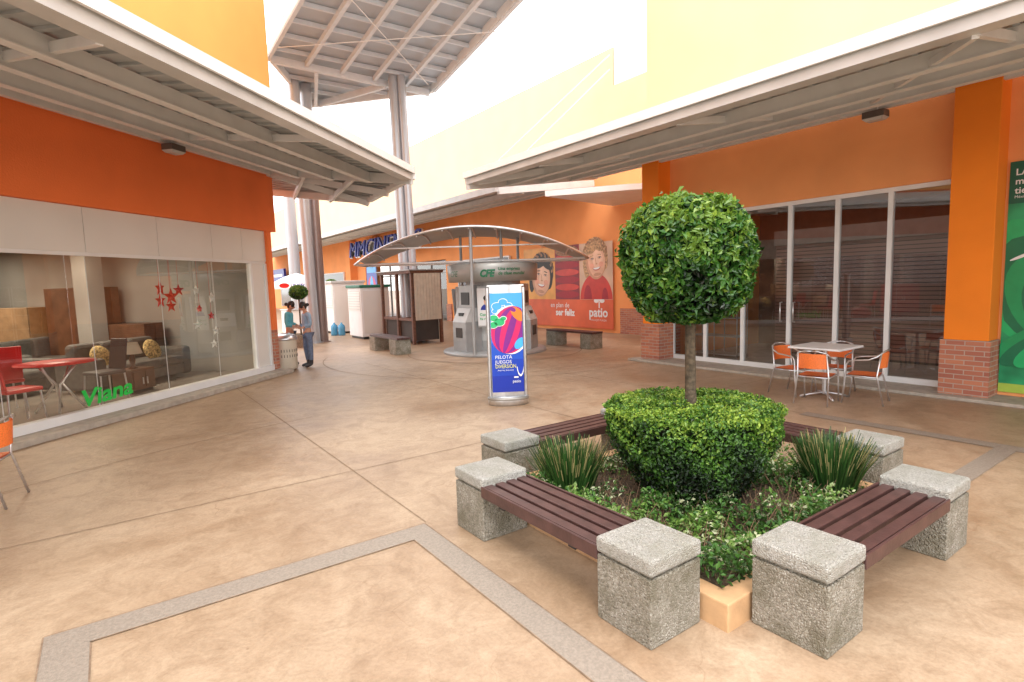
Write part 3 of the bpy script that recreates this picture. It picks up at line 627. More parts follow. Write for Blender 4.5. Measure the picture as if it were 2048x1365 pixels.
for x,y in((2.86,3.28),(4.42,2.03),(4.45,3.4)): grass_clump(x,y,'spiky green grass tuft with cut brown tips in the bed')
# ground cover
N=28000;x=rng.uniform(PX0+.08,PX1-.08,N);y=rng.uniform(PY0+.08,PY1-.08,N)
den=np.sin(x*5.1+1)*np.sin(y*4.3+.5)+.5*np.sin(x*11)*np.sin(y*13);front=((x-2.42)+(y-1.59))<1.5
k=(den+rng.normal(0,.3,N)>.05)|(front&(rng.random(N)<.75));x,y,den=x[k],y[k],den[k];N=len(x)
hh=.06+.14*np.abs(np.sin(x*9)*np.sin(y*8))+.05*(den>.3)
pos=np.stack([x,y,.11+hh*rng.random(N)**.6],1);up=np.tile(np.array([0,0,1.]),(N,1))
tint=np.clip(.42+.25*np.sin(x*7+y*3)+rng.normal(0,.15,N),0,.8);tint=np.where((rng.random(N)<.22)&(np.sin(x*6+y*5)>-.2),1,tint)
g=leaves('ground_cover',pos,up,.034*(.6+.9*rng.random(N)),tint,M_cover,None,(0,0,0),aspect=.55);g['kind']='stuff'
# dry twigs
b=MB();M_twig=mat('dry_twig',(.22,.13,.075),.9,var=.3)
for k in range(900):
    x=random.uniform(PX0+.15,PX1-.15);y=random.uniform(PY0+.15,PY1-.15);a=random.random()*6.28;l=random.uniform(.06,.2)
    b.cyl((x,y,.1),(x+l*math.cos(a)*.7,y+l*math.sin(a)*.7,.12+l),.003,.0015,M_twig,4,False)
g=b.obj('dry_twigs');g['kind']='stuff'
# ---------------------------------------------------------------- totem sign
tm=thing('advertising_totem','silver framed blue totem sign with beach ball print on paving','sign',(4.77,6.84,0),-31)
b=MB();b.lathe([(.0,0),(.3,0),(.3,.10),(.28,.12),(.0,.12)],M_alu,sy=.55);b.obj('base',tm)
b=MB();b.lathe([(.305,.08),(.315,.1),(.305,.13),(.3,.1)],mat('base_rim',(.35,.33,.3),.4,metal=.6),sy=.55);b.obj('rim',tm)
for x in(-.265,.265):
    b=MB();b.cyl((x,0,.1),(x,0,1.74),.028,.028,M_alu,12);b.obj('post',tm)
b=MB()
def curved(b,x0,x1,z0,z1,bul,m,yy=-.03,n=10):
    vs=[]
    for i in range(n+1):
        x=x0+(x1-x0)*i/n;y=yy-bul*(1-(2*i/n-1)**2);vs+=[(x,y,z0),(x,y,z1)]
    b.add(vs,[(2*i,2*i+2,2*i+3,2*i+1) for i in range(n)],m,True)
curved(b,-.24,.24,1.66,1.78,.05,M_alu);b.prism([(-.27,-.03),(-.12,-.07),(.12,-.07),(.27,-.03),(.27,.06),(-.27,.06)],1.76,1.78,M_alu);curved(b,-.24,.24,.12,.2,.05,M_alu)
b.box(-.24,.24,-.02,.05,.12,1.76,M_grey);b.obj('housing',tm)
b=MB();W=.47;H=1.46
b.box(-.235,.235,-.0845,-.021,.2,1.66,M_alu);P=Plane2((-.235,-.085,.2),(1,0,0),(0,0,1),.0012)
grad=[(.008,.03,.34),(.01,.05,.42),(.012,.08,.5),(.02,.14,.6),(.03,.24,.7),(.06,.36,.8)]
for i,gc in enumerate(grad): P.rect(b,0,W,H*i/6,H*(i+1)/6,1,mat('poster_grad%d'%i,gc,.35,var=.03))
g5=mat('poster_grad5',(0,0,0));cl=(.004,W-.004)
for dx,dy,r in((.10,1.27,.08),(.19,1.33,.07),(.27,1.28,.06),(.07,1.2,.05)): P.ell(b,dx,dy,r,r*.75,2,M_pw);P.ell(b,dx,dy,r-.008,r*.75-.008,3,g5)
P.ell(b,.29,.92,.285,.36,3.5,M_pw,clip=cl)
for rx,m_,l in((.28,M_mag,4),(.22,M_purple,5),(.135,M_mag,6),(.05,M_purple,7)):
    P.ell(b,.29,.92,rx,.355,l,m_,rot=-18,clip=cl)
P.ell(b,.4,1.15,.13,.07,8,mat('ball_orange',(.8,.2,.02),.35),rot=-48,clip=cl);P.ell(b,.42,.72,.1,.06,8,M_sky,rot=50,clip=cl);P.ell(b,.33,1.22,.05,.03,9,M_purple,rot=-30,clip=cl)
for dx,dy,r in((.05,1.1,.07),(.13,1.04,.085),(.04,1.0,.07),(.19,1.09,.05)): P.ell(b,dx,dy,r,r*.75,9,M_pw,clip=cl);P.ell(b,dx,dy,r-.008,r*.75-.008,10,M_pgreen,clip=cl)
P.text(b,'PELOTA\nJUEGOS',.05,.5,.07,11,M_pw);P.text(b,'DIVERSIÓN',.05,.36,.08,11,mat('print_lemon',(.75,.7,.15),.4),width=.3);P.text(b,'¡Aquí hay diversión!',.08,.32,.03,11,M_pw)
P.text(b,'patio',.3,.14,.06,11,M_pw)
for dx in(-.02,0,.02): P.ell(b,.355+dx,.22,.014,.012,11,M_pw)
P.ell(b,.42,.45,.06,.22,12,M_pw,200,340,clip=cl);P.ell(b,.42,.46,.05,.2,12.5,M_blue,200,340,clip=cl)
b.obj('poster',tm)
# ---------------------------------------------------------------- kiosk
kk=thing('payment_kiosk','round grey metal payment kiosk with arched canopy and green lettering','kiosk',(8.4,12.6,0),-35.4)
b=MB();b.lathe([(0,0),(1.38,0),(1.38,.06),(1.34,.09),(0,.09)],M_grey,n=40);b.obj('platform',kk)
b=MB();b.lathe([(.72,.09),(.72,1.88)],M_lgrey,n=8);b.lathe([(.74,.09),(.74,.35)],M_grey,n=8);b.obj('core',kk)
b=MB();b.lathe([(1.12,1.86),(1.17,1.86),(1.2,2.3),(1.15,2.32),(.0,2.32)],mat('fascia_beige',(.34,.34,.32),.35,metal=.2,var=.04),n=36);b.lathe([(.0,1.86),(1.12,1.86)],M_lgrey,n=36);fb=b.obj('fascia_ring',kk)
M_sg=mat('sign_green',(.0,.13,.05),.4)
def arctext(body,a0,z,size,m,R=1.2,width=None,shear=0,bold=0):
    b=MB();P=Plane2((0,0,0),(1,0,0),(0,0,1));t=MB();P.text(t,body,0,0,size,0,m,width=width,shear=shear,bold=bold)
    vs=[]
    for v in t.v:
        a=rad(a0)+v[0]/R;vs.append((R*math.sin(a),-R*math.cos(a),z+v[2]))
    b.add(vs,t.f,m);b.obj('lettering',fb)
arctext('CFE',-14,1.98,.24,M_sg,width=.38,shear=.25,bold=.012);arctext('Una empresa\nde clase mundial',8,2.13,.11,M_sg,shear=.2,R=1.2,bold=.002)
arctext('CFE',-62,2.0,.2,M_sg,shear=.2)
def machine(a):
    R=Matrix.Rotation(rad(a),4,'Z');t=MB()
    t.box(-.3,.3,-1.12,-.62,.09,.85,M_grey)
    t.add([(-.3,-1.12,.85),(.3,-1.12,.85),(.3,-.95,1.2),(-.3,-.95,1.2),(-.3,-.62,.85),(.3,-.62,.85),(.3,-.62,1.2),(-.3,-.62,1.2)],[(0,1,2,3),(1,5,6,2),(4,0,3,7),(3,2,6,7),(5,4,7,6)],M_lgrey)
    t.box(-.3,.3,-.9,-.62,1.2,1.78,M_grey)
    t.v=[tuple(R@Vector(v)) for v in t.v];mm=t.obj('machine',kk,bevel=.01)
    for nm,q,mt in(('screen',(-.18,.18,-.915,-.902,1.28,1.6),M_black),('dispenser',(-.14,.14,-1.135,-1.121,.45,.7),M_dark),('keypad',(-.1,.1,-1.06,-1.0,1.0,1.08),M_black)):
        t=MB();t.box(*q,mt);t.v=[tuple(R@Vector(v)) for v in t.v];t.obj(nm,mm)
for a in(-52,70,160): machine(a)
for a,two in((30,0),(-100,0),(-8,1)):
    R=Matrix.Rotation(rad(a),4,'Z');t=MB();P=Plane2((-.27,-.98 if not two else -.8,.75),(1,0,0),(0,-.08,1))
    t.box(-.28,.28,(-.96 if not two else -.78),-.7,.7,1.75,M_lgrey);P.rect(t,0,.54,0,.95,6,M_pw)
    P.ell(t,.27,.62,.1,.13,8,M_pskin);P.ell(t,.27,.7,.11,.08,9,M_hair);P.ell(t,.27,.4,.19,.16,7,M_pred if not two else M_navy,0,180)
    P.text(t,'Contrata\ntu recibo',.05,.25,.1,8,M_pgreen,bold=.002);P.text(t,'CFE',.33,.03,.1,8,M_pgreen)
    t.v=[tuple(R@Vector(v)) for v in t.v];t.obj('poster',kk)
M_cano=mat('canopy_sheet',(.42,.43,.43),.35,metal=.2,var=.08,scale=3)
b=MB();nX,nY=28,6;vs=[];cx,hf=-.5,2.95
def vault(u,v):
    x=cx+hf*u;z=2.5+.8*(1-u*u);w=1.2*math.sqrt(max(0,1-u*u*.85))+.15;return (x,v*w-.1,z-.12*v*v)
for i in range(nX+1):
    for j in range(nY+1): vs.append(vault(-1+2*i/nX,-1+2*j/nY))
fs=[(i*(nY+1)+j,(i+1)*(nY+1)+j,(i+1)*(nY+1)+j+1,i*(nY+1)+j+1) for i in range(nX) for j in range(nY)]
b.add(vs,fs,M_cano,True);b.add([(x,y,z-.03) for x,y,z in vs],[f[::-1] for f in fs],M_cano,True);cn=b.obj('canopy',kk)
b=MB()
for v in(-1,1): b.tube([vault(-1+2*i/nX,v) for i in range(nX+1)],.03,M_alu,8)
for i in range(2,nX-1,3): b.tube([tuple(Vector(vault(-1+2*i/nX,-1+2*j/nY))-Z*.05) for j in range(nY+1)],.022,M_alu,6)
for i in(0,nX): b.tube([vault(-1+2*i/nX,-1),vault(-1+2*i/nX,1)],.03,M_alu,6)
b.tube([vault(-1,-1),vault(1,-1)],.025,M_white,6);b.tube([vault(-.75,-1),vault(.75,-1)],.02,M_white,6);b.tube([vault(-1,1),vault(1,1)],.025,M_white,6);b.obj('canopy_frame',cn)
for x,y in((-.47,-1.28),(.25,-.5),(-.9,.9),(.7,.9)):
    b=MB();b.cyl((x,y,.05),(x,y,3.15),.04,.04,M_grey,12);b.obj('post',kk)
# ---------------------------------------------------------------- concrete benches in the plaza
pb2=thing('plaza_bench','dark slatted bench on grey concrete block legs near the kiosk','bench',(6.3,14.75,0),90,'benches in the open plaza')
b=MB()
for k in range(4): b.box(-.95,.95,-.2+k*.1,-.2+k*.1+.085,.40,.45,M_slat)
b.obj('seat',pb2)
for x in(-.72,.72):
    b=MB();b.box(x-.2,x+.2,-.22,.22,0,.395,M_block);b.obj('leg',pb2,bevel=.01)
dup(pb2,(10.45,11.75,0),90)
# ---------------------------------------------------------------- wooden stall
st=thing('market_stall','dark wooden vending stall frame with beige cloth screen and counter','stall',(8.1,17.0,0))
off=(8.1,17.0,0)
for x in(7.6,8.55):
    for y in(15.9,17.0,18.2): b=MB();b.box(x,x+.09,y,y+.09,0,2.2,M_wood);b.obj('post',st,off)
b=MB();b.box(7.55,8.7,15.85,18.35,2.2,2.28,M_wood);b.box(7.5,8.75,15.8,18.4,2.28,2.31,M_grey);b.obj('roof',st,off)
b=MB();b.box(7.62,8.54,16.0,18.19,.72,.8,M_wood);b.box(7.7,8.54,16.0,18.19,.1,.72,M_dark);b.obj('counter',st,off)
b=MB();
for k in range(9): b.box(7.68+.1*k,7.77+.1*k,15.84,15.86+.01*(k%2),.75,2.19,M_cream)
b.obj('cloth_screen',st,off)
b=MB();b.box(8.50,8.54,16,18.19,.81,2.2,M_lgrey);b.obj('back_panel',st,off)
def cabinet(loc,w,d,h,label,green=True):
    r=thing('vending_cabinet',label,'kiosk',loc);b=MB();b.box(-w/2,w/2,-d/2,d/2,.08,h,M_white);b.box(-w/2+.05,w/2-.05,-d/2+.05,d/2-.05,0,.08,M_black);b.obj('body',r,bevel=.02)
    b=MB();b.box(-w/2-.05,w/2+.05,-d/2-.05,d/2+.05,h,h+.1,mat('green_roof',(.02,.16,.1),.5) if green else M_lgrey);b.obj('roof',r,bevel=.02)
    b=MB();b.box(-w/2-.012,-w/2-.002,-d/2+.08,d/2-.08,1.0,h-.12,M_panel);b.box(-w/2+.08,w/2-.08,-d/2-.012,-d/2-.002,.2,h-.12,M_panel)
    for k in range(8): b.box(-w/2-.018,-w/2-.012,-d/2+.1,d/2-.1,1.05+k*.09,1.06+k*.09,M_grey)
    b.obj('shutter',r);return r
cabinet((7.7,19.7,0),1.05,1.3,1.8,'white closed vending cabinet with green roof edge')
cabinet((7.9,23.2,0),1.3,1.9,2.0,'white closed vending booth with rolling shutters',False)
for i,(x,y) in enumerate([(7.05,21.7),(7.25,21.45)]):
    b=MB();b.lathe([(0,0),(.13,.0),(.135,.1),(.125,.2),(.135,.3),(.12,.38),(.04,.45),(.035,.5),(0,.5)],mat('blue_water_jug',(.08,.3,.5),.15,var=.1),(x,y),16)
    tag(b.obj('water_jug',off=(x,y,0)),'blue plastic water jug standing beside white booth','bottle','water jugs by the booth')
um=thing('umbrella_stand','white lettered umbrella above a white sales counter','stall',(6.6,24.8,0))
b=MB();b.cyl((0,0,0),(0,0,2.5),.03,.03,M_alu,8);b.obj('pole',um)
b=MB();b.lathe([(0,2.5),(.5,2.35),(1.0,2.1),(1.02,1.85)],M_pw,n=8);cu=b.obj('umbrella',um)
b=MB();P=Plane2((-.62,-1.0,1.9),(.85,-.5,0),(0,0,1));P.text(b,'UNEFON',.1,0,.2,1,M_navy,bold=.006);b.obj('lettering',cu)
b=MB();P.ell(b,-.15,.08,.2,.1,1,M_red);b.obj('logo',cu)
b=MB();b.box(-.6,.6,-.5,.5,0,.95,M_white);b.box(-.65,.65,-.55,.55,.95,1.0,M_lgrey);b.obj('counter',um,bevel=.02)
t2=thing('small_topiary','small round clipped tree behind the litter bin','tree',(4.92,18.4,0));off=(4.92,18.4,0)
topiary(t2,(4.92,18.4,1.72),.28,.22,2200,.065,M_leaf,off,2.2);b=MB();b.cyl((4.92,18.4,0),(4.92,18.4,1.6),.03,.025,M_bark,8);b.obj('trunk',t2,off)
b=MB();b.lathe([(.28,0),(.34,.4),(.3,.4),(.28,.35),(0,.35)],M_block,(4.92,18.4));b.obj('pot',t2,off)
t3=dup(t2,(8.6,26.5,.3),0,'small round clipped tree beside white booth')
# litter bin
bi=thing('litter_bin','round cream perforated metal litter bin on the paving','bin',(3.2,13.35,0));
M_bin=mat('cream_metal',(.62,.55,.44),.4,var=.05);b=MB();b.lathe([(0,.02),(.23,.02),(.245,.05),(.245,.68)],M_bin,n=28)
for k in range(26):
    a=k*2*math.pi/26
    for z in(.3,.42): b.box(*(lambda x,y:(x-.006,x+.006,y-.006,y+.006))(.243*math.cos(a),.243*math.sin(a)),z,z+.06,M_dark)
b.obj('body',bi)
b=MB();b.lathe([(.25,.68),(.27,.69),(.27,.72),(.22,.8),(.12,.83),(.12,.80),(0,.78)],M_alu,n=28);b.obj('lid',bi)
# ---------------------------------------------------------------- chairs and table
def bistro_chair(loc,rot,label):
    r=thing('cafe_chair',label,'chair',loc,rot,'orange cafe chairs');r.scale=(.9,.9,.9)
    b=MB();t=.0125
    for s in(-1,1):
        b.tube([(s*.25,.25,0),(s*.245,.22,.3),(s*.24,.2,.6),(s*.24,.17,.655),(s*.245,.1,.67),(s*.25,-.1,.69),(s*.24,-.2,.74),(s*.2,-.26,.8),(s*.1,-.3,.83),(0,-.31,.835)],t,M_alu)
        b.tube([(s*.24,-.3,0),(s*.22,-.2,.44),(s*.2,-.25,.8)],t,M_alu);b.tube([(s*.225,.2,.43),(s*.225,-.2,.42)],t,M_alu)
    b.tube([(-.225,.2,.43),(.225,.2,.43)],t,M_alu);b.tube([(-.225,-.2,.42),(.225,-.2,.42)],t,M_alu);b.obj('frame',r)
    b=MB();vs=[];n=8
    for i in range(n+1):
        for j in range(n+1):
            x=-.215+.43*i/n;y=-.2+.4*j/n;vs.append((x,y,.445-.02*(1-(2*i/n-1)**2)*(1-(2*j/n-1)**2)))
    fs=[(i*(n+1)+j,(i+1)*(n+1)+j,(i+1)*(n+1)+j+1,i*(n+1)+j+1) for i in range(n) for j in range(n)]
    b.add(vs,fs,M_orange,True);b.add([(x,y,z-.012) for x,y,z in vs],[f[::-1] for f in fs],M_orange,True);b.obj('seat',r)
    b=MB();vs=[]
    for i in range(n+1):
        for j in range(5):
            u=-1+2*i/n;x=.2*u;z=.56+.23*j/4;y=-.285+.075*u*u-.02*j/4;vs.append((x,y,z))
    fs=[(i*5+j,(i+1)*5+j,(i+1)*5+j+1,i*5+j+1) for i in range(n) for j in range(4)]
    b.add(vs,fs,M_orange,True);b.add([(x,y-.01,z) for x,y,z in vs],[f[::-1] for f in fs],M_orange,True);b.obj('backrest',r);return r
ch=bistro_chair((8.03,3.92,0),-80,'aluminium cafe chair with orange woven seat at white table')
dup(ch,(8.5,3.5,0),12);dup(ch,(8.38,4.44,0),170);dup(ch,(8.9,4.1,0),95)
c5=dup(ch,(-1.06,6.66,0),75,'aluminium cafe chair with orange seat standing alone');c5.scale=(.92,.92,.92)
tb=thing('cafe_table','square white topped cafe table with metal pedestal','table',(8.42,4.0,0))
b=MB();b.box(-.36,.36,-.36,.36,.735,.76,M_white);b.box(-.37,.37,-.37,.37,.73,.735,M_alu);b.obj('top',tb,bevel=.006)
b=MB();b.cyl((0,0,.05),(0,0,.73),.03,.03,M_alu);b.box(-.25,.25,-.02,.02,.70,.728,M_alu)
for k in range(4):
    a=k*math.pi/2+.785;b.tube([(0,0,.08),(.2*math.cos(a),.2*math.sin(a),.05),(.33*math.cos(a),.33*math.sin(a),.015)],.018,M_alu)
b.obj('pedestal',tb)
# ---------------------------------------------------------------- shop furniture
def LW(s,o,z=.09): return (3-.726*s+.687*o,13-.687*s-.726*o,z)
M_sofa=mat('sofa_fabric',(.12,.11,.1),.85,var=.15,scale=10,bump=.3)
M_leo=mat('leopard_cushion',(.5,.35,.15),.8,var=.7,scale=30,detail=1)
def sofa(loc,rot,w,label):
    r=thing('sofa',label,'sofa',loc,rot);b=MB();n=3
    b.box(-w/2+.2,w/2-.2,-.4,.45,.08,.28,M_sofa);b.obj('base',r,bevel=.03)
    for k in range(n):
        x0=-w/2+.2+(w-.4)*k/n;x1=x0+(w-.4)/n
        b=MB();b.box(x0+.01,x1-.01,-.25,.47,.28,.45,M_sofa);b.obj('seat_cushion',r,bevel=.05)
        b=MB();b.box(x0+.01,x1-.01,-.45,-.22,.4,.85,M_sofa);b.obj('back_cushion',r,bevel=.07)
    for s in(-1,1):
        b=MB();b.box(*(sorted((s*w/2,s*(w/2-.22)))),-.45,.46,.05,.62,M_sofa);b.obj('armrest',r,bevel=.06)
    return r
sofa(LW(1.9,-2.0),LANG,2.2,'dark grey sofa with leopard cushion in shop window');sofa(LW(3.9,-3.2),LANG,2.4,'dark grey sofa inside furniture shop')
sofa(LW(1.5,-4.6),LANG+20,2.2,'dark grey sofa further inside the furniture shop')
for s,o in((1.4,-1.85),(3.5,-3.0),(2.5,-1.9)):
    b=MB();b.ellipsoid((0,0,.2),(.23,.09,.22),M_leo,14,8);c_=b.obj('cushion',off=(0,0,0),bevel=0);c_.location=LW(s,o,.5);c_.rotation_euler=(.3,0,rad(LANG+10));tag(c_,'leopard patterned cushion lying on dark sofa','cushion','cushions on the sofas')
def shop_chair(loc,rot,m,label):
    r=thing('dining_chair',label,'chair',loc,rot,'dining chairs in the shop')
    for x in(-.19,.19):
        for y in(-.19,.19): b=MB();b.cyl((x,y,.45),(x*1.15,y*1.15,0),.014,.012,M_alu,8);b.obj('leg',r)
    b=MB();b.box(-.22,.22,-.22,.22,.44,.5,m);b.obj('seat',r,bevel=.025)
    b=MB();b.add([(-.2,-.22,.5),(.2,-.22,.5),(.19,-.3,1.0),(-.19,-.3,1.0),(-.2,-.19,.5),(.2,-.19,.5),(.19,-.27,1.0),(-.19,-.27,1.0)],[(0,1,2,3),(7,6,5,4),(0,3,7,4),(1,5,6,2),(3,2,6,7),(0,4,5,1)],m);b.obj('backrest',r,bevel=.012);return r
M_rc=mat('red_leather',(.6,.025,.025),.4,var=.1);M_bc=mat('black_leather',(.04,.02,.02),.4)
for s,o,ro,m in((4.95,-.75,80,M_rc),(3.45,-.9,-100,M_bc),(4.3,-1.85,160,M_rc),(5.55,-.85,20,M_rc),(5.3,-1.9,140,M_bc),(2.9,-4.6,40,M_rc),(7.0,-2.2,100,M_rc)):
    shop_chair(LW(s,o),LANG+ro,m,'red leather dining chair with metal legs' if m is M_rc else 'black leather dining chair with metal legs')
dt=thing('dining_table','round red glass dining table with crossed metal legs','table',LW(4.15,-1.0));b=MB();b.lathe([(0,.72),(.5,.72),(.5,.74),(0,.74)],M_rc,n=30);b.obj('top',dt)
for k in range(4): b=MB();b.tube([(.3*math.cos(k*1.57),.3*math.sin(k*1.57),0),(.06*math.cos(k*1.57+.5),.06*math.sin(k*1.57+.5),.4),(.3*math.cos(k*1.57+1),.3*math.sin(k*1.57+1),.72)],.018,M_alu);b.obj('leg',dt)
b=MB();b.ellipsoid((0,0,.25),(.42,.42,.25),M_rc,20,8);o=b.obj('pouffe',off=(0,0,0));o.location=LW(6.0,-.6);tag(o,'round red leather pouffe on the shop floor','pouffe')
def side_unit(s,o,w,d,h,m,label,name='cabinet'):
    r=thing(name,label,'cabinet',LW(s,o),LANG);b=MB();b.box(-w/2,w/2,-d/2,d/2,.06,h,m);b.box(-w/2+.03,w/2-.03,-d/2+.03,d/2-.03,0,.06,M_black);b.obj('body',r,bevel=.01)
    for k in range(2):
        b=MB();b.box(-w/2+.03+k*w/2,-.03+k*w/2,d/2,d/2+.015,.1,h-.04,m);g=b.obj('door',r,bevel=.004);b=MB();b.box(-.06+k*.09,-.04+k*.09,d/2+.016,d/2+.03,h/2-.06,h/2+.06,M_alu);b.obj('handle',g)
M_dw=mat('walnut',(.12,.055,.03),.4,var=.3,scale=5);M_lw=mat('beech',(.36,.22,.12),.45,var=.2,scale=5)
for a in((2.7,-1.1,.5,.4,.42,M_dw),(3.2,-5.4,1.4,.5,1.5,M_dw),(5.2,-5.8,1.2,.5,1.3,M_lw),(.75,-4.2,.5,1.4,1.9,M_dw),(.75,-6.2,.5,1.6,1.5,M_lw),(.75,-2.9,.5,.9,1.1,M_dw),(1.5,-8.4,1.4,.5,2.0,M_dw),(7,-6.5,1.6,.5,1.2,M_dw),(6.5,-4.2,1.3,.5,.8,M_lw),(4.4,-8.2,2,.5,1.8,M_dw),(8.8,-3.5,1.2,.5,1.2,M_rc),(2.8,-8.8,1.0,.5,2,M_lw),(6.6,-9.0,1.8,.5,2.0,M_lw),(2.4,-6.6,.8,.4,.9,M_rc),(3.9,-6.9,.9,.4,.8,M_dw)):
    side_unit(*a,'wooden storage cabinet on display in the furniture shop')
def table_lamp(s,o,z):
    r=thing('table_lamp','small table lamp with pale shade standing on cabinet','lamp',LW(s,o,z),0,'table lamps in the shop')
    b=MB();b.lathe([(0,0),(.08,0),(.03,.05),(.05,.15),(.02,.28)],M_dw,n=14);b.obj('base',r)
    b=MB();b.lathe([(.16,.26),(.1,.46)],M_cream,n=18);b.obj('lamp_shade',r)
for q in((2.7,-1.1,.51),(6.4,-4.2,.89),(3.9,-6.9,.89),(2.4,-6.6,.99)): table_lamp(*q)
def star(s,o,z,r,m):
    b=MB()
    vs=[(0,.05,0)]+[(( r if k%2==0 else r*.42)*math.sin(k*math.pi/5),0,(r if k%2==0 else r*.42)*math.cos(k*math.pi/5)) for k in range(10)]+[(0,-.05,0)]
    b.add(vs,[(0,1+k,1+(k+1)%10) for k in range(10)]+[(11,1+(k+1)%10,1+k) for k in range(10)],m);b.cyl((0,0,r),(0,0,2.95-z),.003,.003,m,4)
    c_=b.obj('star_ornament');c_.location=LW(s,o,z);c_.rotation_euler=(0,0,rad(LANG+random.uniform(-20,20)));tag(c_,'hanging star decoration in shop window','ornament','star ornaments in the shop window')
for a in((2.25,-.6,1.75,.16),(2.38,-.7,1.9,.15),(2.5,-.6,1.68,.14),(2.12,-.55,1.86,.12),(2.38,-.5,1.58,.12)): star(*a,M_red)
for a in((1.75,-.5,1.85,.1),(1.7,-.5,1.5,.08),(1.72,-.55,1.2,.1),(1.35,-.5,1.7,.12),(1.4,-.5,1.35,.09),(1.3,-.5,1.05,.1),(1.38,-.5,.8,.1)): star(*a,M_pw if a[3]>.09 else M_red)
# ---------------------------------------------------------------- people
def skinned(verts,edges,sub=2):
    me=bpy.data.meshes.new('s');me.from_pydata([v[:3] for v in verts],edges,[]);ob=bpy.data.objects.new('s',me);COL.objects.link(ob)
    md=ob.modifiers.new('s','SKIN');md.use_smooth_shade=True
    sv=me.skin_vertices[0].data
    for i,v in enumerate(verts): sv[i].radius=(v[3],v[4] if len(v)>4 else v[3]);sv[i].use_root=(i==0)
    sb=ob.modifiers.new('u','SUBSURF');sb.levels=sub;sb.render_levels=sub
    dg=bpy.context.evaluated_depsgraph_get();r=bpy.data.meshes.new_from_object(ob.evaluated_get(dg));vs=[v.co.copy() for v in r.vertices];fs=[tuple(p.vertices) for p in r.polygons]
    bpy.data.objects.remove(ob);return vs,fs
def person(loc,rot,H,top,pants,boots,label,armz=1.0):
    k=H/1.62;r=thing('person',label,'person',loc,rot);SC=lambda vs:[tuple(Vector(v)*k) for v in vs]
    hip=[(0,0,.9,.11,.09),(0,0,1.04,.1,.08),(0,.01,1.2,.12,.085),(0,0,1.33,.085,.06),(0,.02,1.40,.045),(0,.05,1.47,.05)]
    V=list(hip);E=[(0,1),(1,2),(2,3),(3,4),(4,5)]
    for s in(-1,1):
        n=len(V);V+=[(s*.09,0,.82,.078),(s*.1,.02*s,.47,.052),(s*.1,-.02,.09,.035),(s*.11,.1,.04,.03)];E+=[(0,n),(n,n+1),(n+1,n+2),(n+2,n+3)]
        n=len(V);V+=[(s*.17,0,1.31,.045),(s*.21,-.01,1.07,.037),(s*.13,.2,armz,.026),(s*.09,.27,armz+.01,.026,.016)];E+=[(3,n),(n,n+1),(n+1,n+2),(n+2,n+3)]
    vs,fs=skinned(V,E);b=MB();b.add(SC(vs),fs,M_skin,True)
    tilt=Matrix.Rotation(-.45,3,'X');hc=Vector((0,.075,1.52))
    b2=MB();b2.ellipsoid((0,0,0),(.072,.092,.112),M_skin,20,14)
    hv=[]
    for v in b2.v:
        v=Vector(v)
        if v.y>.03: 
            v.y-=.012
            if abs(v.x)<.018 and -.035<v.z<.01: v.y+=.028
            if abs(abs(v.x)-.03)<.014 and 0<v.z<.025: v.y-=.01
        if v.z<-.05: v.x*=.85
        hv.append(hc+tilt@v)
    b.add(SC(hv),b2.f,M_skin,True)
    for s in(-1,1):
        e=MB();e.ellipsoid((s*.073,0,-.005),(.012,.02,.03),M_skin,8,6);b.add(SC([hc+tilt@Vector(v) for v in e.v]),e.f,M_skin,True)
        e=MB();e.ellipsoid((s*.028,.076,.012),(.012,.007,.007),M_pw,8,6);e.ellipsoid((s*.028,.082,.012),(.006,.004,.006),M_hair,8,6);b.add(SC([hc+tilt@Vector(v) for v in e.v]),e.f,M_hair,True)
    e=MB();e.ellipsoid((0,.077,-.055),(.024,.008,.008),M_red,8,6);b.add(SC([hc+tilt@Vector(v) for v in e.v]),e.f,mat('lip',(.35,.1,.09),.5),True)
    b.obj('body',r)
    for s in(-1,1):
        HV=[(s*.09,.27,armz+.01,.022,.013),(s*.08,.32,armz+.01,.024,.012)];HE=[(0,1)]
        for f in range(4):
            n=len(HV);x=s*(.062+.014*f);l=(.055,.065,.06,.045)[f];HV+=[(x,.335,armz+.01,.008),(x,.335+l*.6,armz,.0075),(x-s*.004,.335+l*.8,armz-.025,.0065)];HE+=[(1,n),(n,n+1),(n+1,n+2)]
        n=len(HV);HV+=[(s*.055,.30,armz+.015,.009),(s*.04,.33,armz+.01,.008)];HE+=[(0,n),(n,n+1)]
        vs,fs=skinned(HV,HE,1);h=MB();h.add(SC(vs),fs,M_skin,True);h.obj('hand',r)
    TV=[(0,0,.86,.135,.115),(0,0,1.04,.118,.098),(0,.01,1.2,.138,.105),(0,0,1.335,.1,.075)];TE=[(0,1),(1,2),(2,3)]
    for s in(-1,1): n=len(TV);TV+=[(s*.175,0,1.315,.06),(s*.215,-.01,1.07,.052),(s*.16,.13,armz+.03,.044)];TE+=[(3,n),(n,n+1),(n+1,n+2)]
    vs,fs=skinned(TV,TE);t=MB();t.add(SC(vs),fs,top,True);t.obj('top',r)
    LV=[(0,0,.9,.128,.108)];LE=[]
    for s in(-1,1): n=len(LV);LV+=[(s*.09,0,.8,.094),(s*.1,.02*s,.47,.068),(s*.1,-.02,.14,.054)];LE+=[(0,n),(n,n+1),(n+1,n+2)]
    vs,fs=skinned(LV,LE);t=MB();t.add(SC(vs),fs,pants,True);t.obj('trousers',r)
    for s in(-1,1):
        vs,fs=skinned([(s*.1,-.02,.3,.056),(s*.1,-.02,.08,.05),(s*.11,.1,.05,.042),(s*.11,.15,.04,.034)],[(0,1),(1,2),(2,3)]);t=MB();t.add(SC(vs),fs,boots,True);t.obj('boot',r)
